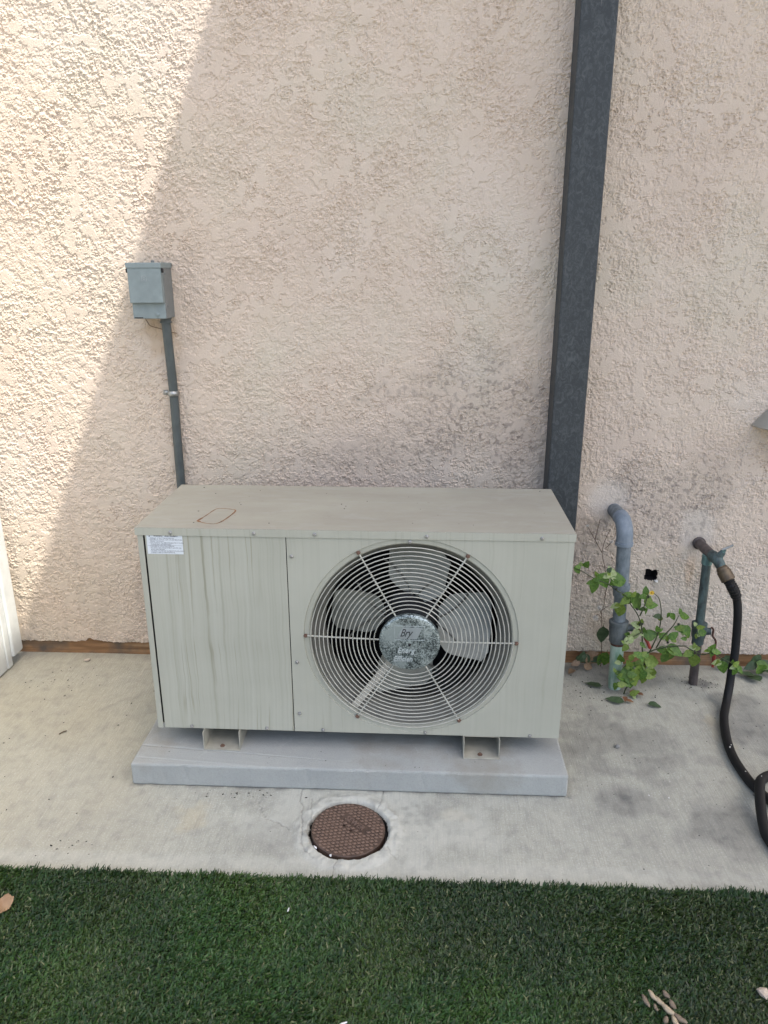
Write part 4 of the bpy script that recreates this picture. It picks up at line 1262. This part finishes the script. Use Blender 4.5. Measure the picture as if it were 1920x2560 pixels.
STEMS = [[(0.772, -0.13, 0.072), (0.762, -0.14, 0.117), (0.75, -0.15, 0.196), (0.74, -0.155, 0.226), (0.727, -0.16, 0.252), (0.705, -0.165, 0.282), (0.693, -0.168, 0.306), (0.665, -0.168, 0.321), (0.639, -0.168, 0.34), (0.603, -0.168, 0.355), (0.566, -0.168, 0.377), (0.544, -0.168, 0.388)],
         [(0.763, -0.14, 0.111), (0.806, -0.15, 0.14), (0.866, -0.15, 0.148), (0.887, -0.155, 0.141), (0.915, -0.17, 0.133), (0.936, -0.185, 0.146), (0.96, -0.20, 0.137), (0.998, -0.205, 0.122)],
         [(0.715, -0.165, 0.0), (0.718, -0.17, 0.021), (0.73, -0.172, 0.048), (0.742, -0.17, 0.072), (0.761, -0.15, 0.086), (0.764, -0.14, 0.117)],
         [(0.795, -0.15, 0.14), (0.809, -0.15, 0.173), (0.834, -0.15, 0.21), (0.846, -0.15, 0.242)],
         [(0.78, -0.145, 0.125), (0.792, -0.15, 0.172), (0.798, -0.15, 0.209), (0.797, -0.15, 0.249), (0.788, -0.15, 0.288), (0.775, -0.15, 0.304), (0.765, -0.15, 0.308)],
         [(0.737, -0.158, 0.242), (0.744, -0.158, 0.264), (0.75, -0.158, 0.291), (0.752, -0.158, 0.307)],
         [(0.752, -0.15, 0.19), (0.728, -0.158, 0.178), (0.705, -0.165, 0.165)]]
for s in STEMS:
    p_ = spline(s, 6)
    MB(O).tube(p_, [0.0021 - 0.0011 * i / len(p_) for i in range(len(p_))], 6).build('stem', M_STEM, weed, 60)
M_YEL = simple('yellow_petal', (0.75, 0.52, 0.03), 0.6, var=0.1, bump=0)
M_YEL2 = simple('flower_centre', (0.55, 0.30, 0.02), 0.7, bump=0)
fl = MB(O)
fc = Vector((0.764, -0.152, 0.310))
for k in range(9):
    a = 2 * math.pi * k / 9
    d = Vector((math.cos(a), -0.25, math.sin(a) * 0.85)).normalized(); s = d.cross(Vector((0, -1, 0.3))).normalized()
    fl.add([fc, fc + d * 0.005 + s * 0.0018, fc + d * 0.0082, fc + d * 0.005 - s * 0.0018], [(0, 1, 2, 3)])
flo = fl.build('flower', M_YEL, weed, None)
MB(O).lathe([(0.0034, 0), (0.0028, 0.002), (0.001, 0.003)], 10, Matrix.Translation(fc + Vector((0, -0.001, 0))) @ Matrix.Rotation(R(90), 4, 'X')).build('flower_centre', M_YEL2, flo, 40)
M_BUD = simple('dark_bud', (0.02, 0.025, 0.012), 0.6, bump=0)
for q in [(0.742, -0.152, 0.212), (0.748, -0.152, 0.215), (0.728, -0.158, 0.262), (0.662, -0.170, 0.326), (0.757, -0.15, 0.297), (0.848, -0.15, 0.215), (0.825, -0.15, 0.158), (0.770, -0.14, 0.082)]:
    bm = bmesh.new(); bmesh.ops.create_icosphere(bm, subdivisions=1, radius=0.0040)
    mb = MB(); bm.verts.index_update()
    mb.add([v.co.copy() for v in bm.verts], [[v.index for v in f.verts] for f in bm.faces]); bm.free()
    mb.build('bud', M_BUD, weed, 80, loc=Vector(q) - Vector(O))

dry = empty('seeding_weed', (0.684, -0.02, 0.0))
tag(dry, 'dried thin weed with white seed puffs against the wall behind the standpipe', 'weed')
O = dry.location
for s in [[(0.684, -0.012, 0.0), (0.680, -0.02, 0.058), (0.671, -0.04, 0.125), (0.663, -0.05, 0.181), (0.661, -0.05, 0.203), (0.666, -0.05, 0.223), (0.666, -0.05, 0.246)],
          [(0.666, -0.05, 0.246), (0.667, -0.055, 0.29), (0.658, -0.06, 0.333), (0.647, -0.05, 0.381), (0.649, -0.05, 0.413), (0.655, -0.05, 0.435), (0.663, -0.05, 0.456)],
          [(0.646, -0.05, 0.385), (0.623, -0.05, 0.424), (0.600, -0.045, 0.463)], [(0.623, -0.05, 0.424), (0.632, -0.05, 0.486)],
          [(0.661, -0.05, 0.206), (0.681, -0.05, 0.223)], [(0.663, -0.05, 0.181), (0.651, -0.05, 0.192), (0.645, -0.05, 0.183)], [(0.662, -0.05, 0.19), (0.656, -0.05, 0.205), (0.654, -0.05, 0.212)],
          [(0.655, -0.05, 0.40), (0.664, -0.05, 0.41), (0.669, -0.05, 0.418)]]:
    p_ = spline(s, 5)
    MB(O).tube(p_, [0.0012 - 0.0005 * i / len(p_) for i in range(len(p_))], 5).build('stem', M_STEMD, dry, 60)
M_PUFF = simple('seed_puff', (0.62, 0.60, 0.56), 0.9, bump=0)
def puff(c, r, n=90):
    mb = MB(O)
    for k in range(n):
        d = Vector((random.gauss(0, 1), random.gauss(0, 1), random.gauss(0, 1))).normalized()
        s = d.cross(Vector((0.3, 0.5, 0.8))).normalized() * 0.00022
        c_ = Vector(c)
        e = c_ + d * r * random.uniform(0.8, 1.0)
        mb.add([c_ - s, c_ + s, e + s, e - s], [(0, 1, 2, 3)])
        f_ = d.cross(s).normalized() * 0.0016; g_ = s.normalized() * 0.0016
        mb.add([e - f_, e + g_, e + f_, e - g_], [(0, 1, 2, 3)])
    return mb.build('seed_puff', M_PUFF, dry, None)
puff((0.645, -0.05, 0.181), 0.0095); puff((0.654, -0.05, 0.214), 0.0085); puff((0.669, -0.05, 0.419), 0.006, 40); puff((0.600, -0.045, 0.465), 0.0045, 30)
lo = leaf(dry, (0.670, -0.05, 0.125), 0.062, 88, 3, O)
lo = leaf(dry, (0.667, -0.048, 0.130), 0.050, 95, 3, O)
M_BITS = simple('pale_fluff', (0.6, 0.59, 0.56), 0.9, bump=0)

def clump(name, label, loc, items, group=None):
    r_ = empty(name, loc)
    tag(r_, label, 'weed', group)
    for (x, y, z, s, a, k, fl_) in items: leaf(r_, (x, y, z), s, a, k, loc, fl_)
    return r_
clump('wilted_weed', 'small wilted weed in the wall joint beside the heat pump', (0.64, -0.02, 0), [(0.612, -0.03, 0.030, 0.034, 110, 3, 0), (0.622, -0.03, 0.040, 0.038, -70, 3, 0), (0.634, -0.032, 0.034, 0.036, 70, 3, 0), (0.645, -0.03, 0.028, 0.034, 60, 4, 0), (0.602, -0.035, 0.022, 0.030, 160, 4, 0), (0.652, -0.02, 0.045, 0.040, -30, 4, 0), (0.675, -0.03, 0.030, 0.040, 80, 0, 0), (0.690, -0.03, 0.035, 0.045, 100, 0, 0), (0.665, -0.025, 0.030, 0.036, 170, 3, 0), (0.640, -0.04, 0.014, 0.030, 20, 4, 0)])
clump('corner_weed', 'dark green low weed on the concrete beside the hanging hose', (1.13, -0.045, 0), [(1.095, -0.06, 0.014, 0.050, 200, 3, 1), (1.113, -0.075, 0.012, 0.052, 250, 3, 1), (1.14, -0.06, 0.025, 0.050, 60, 0, 0), (1.15, -0.05, 0.035, 0.045, 20, 0, 0), (1.165, -0.035, 0.030, 0.050, -20, 3, 0), (1.13, -0.035, 0.045, 0.045, 130, 3, 0), (1.115, -0.045, 0.030, 0.042, 160, 3, 0), (1.165, -0.05, 0.02, 0.05, 10, 3, 1)])
clump('moss_tuft', 'dim mossy tuft on the sill just right of the hose', (1.06, -0.02, 0), [(1.045, -0.022, 0.030, 0.034, 120, 3, 0), (1.055, -0.024, 0.038, 0.036, 60, 3, 0), (1.065, -0.022, 0.022, 0.034, 150, 3, 0), (1.04, -0.022, 0.018, 0.030, 30, 3, 0), (1.075, -0.022, 0.03, 0.032, -70, 3, 0)])
def fallen(name, label, pos, size, ang, kind, n=1, cat='leaf'):
    r_ = empty(name, pos)
    tag(r_, label, cat)
    for k in range(n):
        leaf(r_, Vector(pos) + Vector((k * 0.012 * (-1) ** k, k * 0.006, 0.004 + k * 0.003)), size, ang + k * 70, kind, pos, True)
    return r_
fallen('round_leaf', 'round dark green leaf lying left of the mint pipe foot', (0.636, -0.128, 0.004), 0.050, 210, 3)
fallen('flat_leaf', 'greyish green leaf lying in front of the mint pipe foot', (0.678, -0.208, 0.004), 0.052, 200, 3)
fallen('small_leaf', 'dull green leaf lying right of the weed on the concrete', (0.7825, -0.230, 0.004), 0.036, 20, 3)
fallen('dry_leaf', 'curled orange dry leaf at the foot of the weed', (0.750, -0.178, 0.006), 0.032, 215, 5, 2)
fallen('red_leaf', 'crumpled dark red dead leaf in front of the weed', (0.719, -0.213, 0.004), 0.022, 30, 5, 2)
fallen('brown_leaf', 'brown dead leaf on the concrete next to the heat pump', (0.587, -0.056, 0.004), 0.030, 130, 4)

# ------------------------------------------------------------------ sewer cover
M_IRON = simple('brown_cast_iron', (0.090, 0.058, 0.042), 0.6, 0.1, var=0.22, sc=60, bump=0.5, bsc=500, bd=0.0008)
M_HOLE = M_BLACK
cover_loc = (LC[0], LC[1], 0.0)
M_SEWL = simple('cast_lettering', (0.17, 0.115, 0.09), 0.6, 0.15, bump=0)
cov = empty('sewer_cover', (LC[0], LC[1], -0.02))
tag(cov, 'small round brown cast iron SEWER cover set in the concrete', 'sewer cover')
cov.rotation_euler = (R(0.8), R(1.6), 0)
ZTOP = 0.0225
h1 = Vector((-0.0099, 0.0095)); h2 = Vector((0.0061, -0.0046))
plate_ = MB().lathe([(0.0785, -0.012), (0.0800, -0.002), (0.0800, ZTOP - 0.0015), (0.0785, ZTOP)], 64).build('cover_plate', M_IRON, cov, 40)
cut = MB()
for hh in (h1, h2): cut.lathe([(0.0034, ZTOP - 0.015), (0.0034, ZTOP + 0.01)], 14, Matrix.Translation((hh.x, hh.y, 0)))
cuto = cut.build('cutter', M_IRON, cov, None)
bo = plate_.modifiers.new('holes', 'BOOLEAN'); bo.object = cuto; bo.operation = 'DIFFERENCE'; bo.solver = 'EXACT'
dg = bpy.context.evaluated_depsgraph_get()
nm = bpy.data.meshes.new_from_object(plate_.evaluated_get(dg))
plate_.modifiers.clear(); plate_.data = nm; bpy.data.objects.remove(cuto)
MB().lathe([(0.0034, ZTOP - 0.0149), (0.0034, ZTOP - 0.0146)], 12, Matrix.Translation((h1.x, h1.y, 0))).build('hole_bottom', M_BLACK, cov, None)
MB().lathe([(0.0034, ZTOP - 0.0149), (0.0034, ZTOP - 0.0146)], 12, Matrix.Translation((h2.x, h2.y, 0))).build('hole_bottom', M_BLACK, cov, None)
ta = math.atan2(-0.742 + 0.7064, 0.0133 + 0.0306)
tdir = Vector((math.cos(ta), math.sin(ta)))
nd = Vector((-tdir.y, tdir.x))
TXT0 = Vector((-0.0306 - LC[0], -0.7064 - LC[1])); TXT1 = Vector((0.0133 - LC[0], -0.742 - LC[1])); TXC = (TXT0 + TXT1) / 2
text_mesh('lettering', 'SEWER', 0.0185, M_SEWL, cov, Matrix.Translation((TXC.x - nd.x * 0.0066, TXC.y - nd.y * 0.0066, ZTOP + 0.0010)) @ Matrix.Rotation(ta, 4, 'Z'), 0.0020, align='CENTER', spacing=1.02, scx=0.9, offset=0.0003)
lug = MB()
lug.add([(-0.0056, 0, 0), (0, -0.0028, 0), (0.0056, 0, 0), (0, 0.0028, 0), (-0.0024, 0, 0.0034), (0.0024, 0, 0.0034)], [(0, 1, 5, 4), (1, 2, 5), (2, 3, 4, 5), (3, 0, 4)])
M_IRONW = simple('worn_cast_iron', (0.215, 0.140, 0.100), 0.6, 0.15, var=0.25, sc=90, bump=0.3, bsc=500)
LUG = lug.mesh('tread_lug', M_IRONW, None)
cnt = 0
for i in range(-16, 17):
    for j in range(-16, 17):
        p_ = tdir * (i * 0.0112 + (j % 2) * 0.0056) + nd * (j * 0.0074)
        if p_.length > 0.0755: continue
        q = p_ - TXC
        if abs(q.dot(tdir)) < 0.037 and abs(q.dot(nd)) < 0.0105: continue
        if (p_ - h1).length < 0.006 or (p_ - h2).length < 0.006: continue
        obj_from('tread_lug', LUG, cov, (p_.x, p_.y, ZTOP - 0.0002), (0, 0, ta + (0.55 if j % 2 else 0.25)))
        cnt += 1

# ------------------------------------------------------------------ litter
def lump(name, mat, label, cat, loc, size, sub=2, group=None, seed=0, amp=0.25):
    r_ = random.Random(seed)
    bm = bmesh.new(); bmesh.ops.create_icosphere(bm, subdivisions=sub, radius=1)
    for v in bm.verts: v.co *= 1 + r_.uniform(-amp, amp)
    for v in bm.verts: v.co = Vector((v.co.x * size[0], v.co.y * size[1], v.co.z * size[2]))
    bm.verts.index_update()
    mb = MB(); mb.add([v.co.copy() for v in bm.verts], [[v.index for v in f.verts] for f in bm.faces]); bm.free()
    o = mb.build(name, mat, None, 30, loc=loc)
    o.rotation_euler = (0, 0, r_.uniform(0, 3))
    tag(o, label, cat, group)
    return o
M_CHIP = simple('stucco_chip', (0.50, 0.42, 0.34), 0.9, var=0.15, sc=120, bump=0.3)
M_GREYP = simple('grey_pebble', (0.26, 0.26, 0.245), 0.85, var=0.2, sc=120, bump=0.3)
M_WHITE = simple('white_scrap', (0.70, 0.70, 0.68), 0.7, var=0.05, bump=0)
lump('stucco_chip', M_CHIP, 'pale stucco chip lying on the concrete near the left sill', 'chip', (-0.8938, -0.0454, 0.0045), (0.011, 0.007, 0.0055), 1, seed=4)
lump('pebble', M_GREYP, 'small grey pebble alone on the stained concrete at right', 'pebble', (0.6344, -0.4206, 0.0045), (0.0065, 0.006, 0.0055), 2, seed=5, amp=0.12)
lump('white_chip', M_WHITE, 'white chip on the concrete right of the equipment pad', 'chip', (0.6605, -0.6028, 0.0015), (0.0022, 0.0018, 0.0014), 1, seed=6)
lump('ceramic_chip', M_WHITE, 'white chip farther right on the concrete toward the hose', 'chip', (0.7039, -0.6091, 0.0015), (0.0028, 0.0020, 0.0014), 1, seed=7)
lump('bone_chip', M_WHITE, 'long white chip stuck at the left rim of the sewer cover', 'chip', (-0.0865, -0.7985, 0.003), (0.0062, 0.0022, 0.002), 1, seed=8).rotation_euler = (0, 0, R(-40))
lump('rim_stone', M_WHITE, 'round white stone chip at the front rim of the sewer cover', 'chip', (-0.052, -0.8205, 0.003), (0.0032, 0.0030, 0.0028), 1, seed=9)

lump('plaster_blob', M_WHITE, 'small white plaster blob at the corner of the square wall hole', 'plaster', (0.8215, -0.006, 0.281), (0.0062, 0.005, 0.0045), 2, seed=31)
# crumbs strewn over the concrete
M_CRUMB = simple('dark_crumb', (0.025, 0.022, 0.018), 0.9, bump=0)
cr = MB()
def crumb(x, y, s, e=1.5, z=0.0):
    a = random.uniform(0, 6.3)
    m_ = Matrix.Translation((x, y, z + s * 0.55)) @ Matrix.Rotation(a, 4, 'Z')
    v = [Vector((-e, 0, 0)), Vector((0, -0.8, 0)), Vector((e, 0.1, 0)), Vector((0.1, 0.8, 0)), Vector((0, 0, 0.7)), Vector((0, 0, -0.5))]
    v = [m_ @ (p * s * random.uniform(0.8, 1.2)) for p in v]
    cr.add(v, [(0, 1, 4), (1, 2, 4), (2, 3, 4), (3, 0, 4), (1, 0, 5), (2, 1, 5), (3, 2, 5), (0, 3, 5)])
for k in range(95): crumb(random.uniform(0.52, 1.15), random.uniform(-0.84, -0.06), random.uniform(0.0007, 0.0019))
for k in range(45): crumb(random.gauss(-0.93, 0.06), random.gauss(-0.16, 0.05), random.uniform(0.0008, 0.0022))
for k in range(24): crumb(random.uniform(-1.05, -0.55), random.uniform(-0.85, -0.1), random.uniform(0.0008, 0.0026))
for k in range(26): crumb(random.gauss(-0.28, 0.07), -0.63 + random.gauss(-0.006, 0.008), random.uniform(0.0008, 0.0026))
for k in range(14): crumb(random.gauss(-0.60, 0.025), random.gauss(-0.815, 0.012), random.uniform(0.001, 0.0028))
for k in range(60): crumb(random.gauss(0.66, 0.07), random.gauss(-0.14, 0.05), random.uniform(0.0008, 0.0026))
for k in range(40): crumb(random.gauss(0.945, 0.035), random.gauss(-0.105, 0.018), random.uniform(0.0008, 0.0024))
for k in range(60): crumb(random.uniform(-1.1, 1.15), random.uniform(-0.85, -0.02), random.uniform(0.0006, 0.0012))
for k in range(16): crumb(random.uniform(-0.52, 0.45), random.uniform(-0.60, -0.545), random.uniform(0.0006, 0.0014), 1.5, PADH)
tag(cr.build('dirt_crumbs', M_CRUMB, None, None), 'dark dirt crumbs strewn over the concrete', 'dirt', kind='stuff')
M_TWIG = simple('twig', (0.10, 0.07, 0.045), 0.9, bump=0)
for (p_, a, l, lab) in [((-0.62, -0.21, 0.003), 10, 0.020, 'short dry twig on the concrete left of the heat pump'), ((-0.80, -0.42, 0.003), 50, 0.022, 'curved dry twig near the left front of the concrete')]:
    d = Vector((math.cos(R(a)), math.sin(R(a)), 0)) * l / 2
    o = MB(p_).tube(spline([Vector(p_) - d, Vector(p_) + Vector((0, 0.0015, 0.0008)), Vector(p_) + d], 4), [0.0007] + [0.0015] * 7 + [0.0006], 6).build('twig', M_TWIG, None, 60, loc=p_)
    tag(o, lab, 'twig')

# things lying on the grass
GZ = 0.010
fl_ = empty('fallen_leaf', (-0.654, -0.985, GZ))
tag(fl_, 'crinkled tan dry leaf on the grass at the left edge', 'leaf')
M_TAN = leaf_mat('leaf_tan', (0.30, 0.17, 0.085), (0.52, 0.36, 0.21), 0.15)
vv = []; ff = []
n_ = 7
for i in range(n_):
    for j in range(n_):
        u_, v_ = i / (n_ - 1) - 0.5, j / (n_ - 1) - 0.5
        wv = 1 - 0.75 * abs(u_ * 1.6) ** 1.5
        vv.append((u_ * 0.052, v_ * 0.040 * wv, 0.010 * abs(v_) + 0.004 * random.uniform(-1, 1) + 0.012 * abs(u_)))
for i in range(n_ - 1):
    for j in range(n_ - 1):
        a = i * n_ + j
        ff.append((a, a + n_, a + n_ + 1, a + 1))
o = MB().add(vv, ff).build('leaf_blade', M_TAN, fl_, 80)
o.rotation_euler = (R(18), R(-10), R(70))
o.location = (0, 0, 0.004)
o.scale = (0.72, 0.72, 0.72)

M_POD = simple('seed_pod', (0.42, 0.34, 0.23), 0.75, var=0.25, sc=90, bump=0.3)
M_PODD = simple('seed_pod_dark', (0.20, 0.155, 0.11), 0.8, var=0.25, sc=90, bump=0.3)
sd = empty('seed_cluster', (0.532, -1.140, GZ))
sd.scale = (0.8, 0.8, 0.8)
tag(sd, 'cluster of dry tan seed husks lying on the grass', 'seed husks')
def husk(name, mat, x, y, l, w, ang, z=0.008):
    mb = MB()
    K = 7
    mb.tube([(-l / 2 + l * i / K, 0, 0.0012 * math.sin(i * 1.3)) for i in range(K + 1)], [max(0.0005, w * (math.sin(math.pi * (0.08 + 0.86 * i / K)) ** 0.7)) for i in range(K + 1)], 9)
    o = mb.build(name, mat, sd, 70, loc=(x, y, z))
    o.rotation_euler = (0, random.uniform(-.15, .15), R(ang))
for a in [('husk', M_POD, -0.018, 0.022, 0.026, 0.0048, -62), ('husk', M_POD, -0.008, 0.010, 0.026, 0.0050, -60), ('husk', M_POD, 0.004, -0.008, 0.032, 0.0060, -48), ('husk', M_PODD, 0.022, -0.026, 0.028, 0.0055, -40), ('husk', M_PODD, -0.036, 0.010, 0.026, 0.0048, -72), ('husk', M_PODD, 0.016, 0.004, 0.018, 0.0055, -70), ('husk', M_PODD, 0.010, 0.026, 0.018, 0.0050, -60), ('husk', M_POD, 0.010, -0.032, 0.022, 0.0052, -75), ('husk', M_PODD, -0.008, -0.030, 0.016, 0.0050, 60), ('husk', M_PODD, -0.020, -0.004, 0.016, 0.0035, -80)]: husk(*a)
lump('pod_chip', M_CHIP, 'pinkish chip on the grass at the lower right edge', 'chip', (0.702, -1.108, GZ + 0.006), (0.012, 0.009, 0.007), 1, seed=21)
def stick(name, label, p_, a, l, r):
    d = Vector((math.cos(R(a)), math.sin(R(a)), 0.1)) * l / 2
    o = MB(p_).tube([Vector(p_) - d, Vector(p_), Vector(p_) + d], [r * 0.8, r, r * 0.7], 7).build(name, M_WHITE, None, 60, loc=p_)
    tag(o, label, 'scrap')
stick('white_scrap', 'short white scrap on the grass at the bottom edge', (0.0107, -1.19, GZ + 0.004), 20, 0.012, 0.0018)
stick('pale_scrap', 'tiny white scrap on the grass below the sewer cover', (-0.114, -0.972, GZ + 0.004), 80, 0.008, 0.0014)
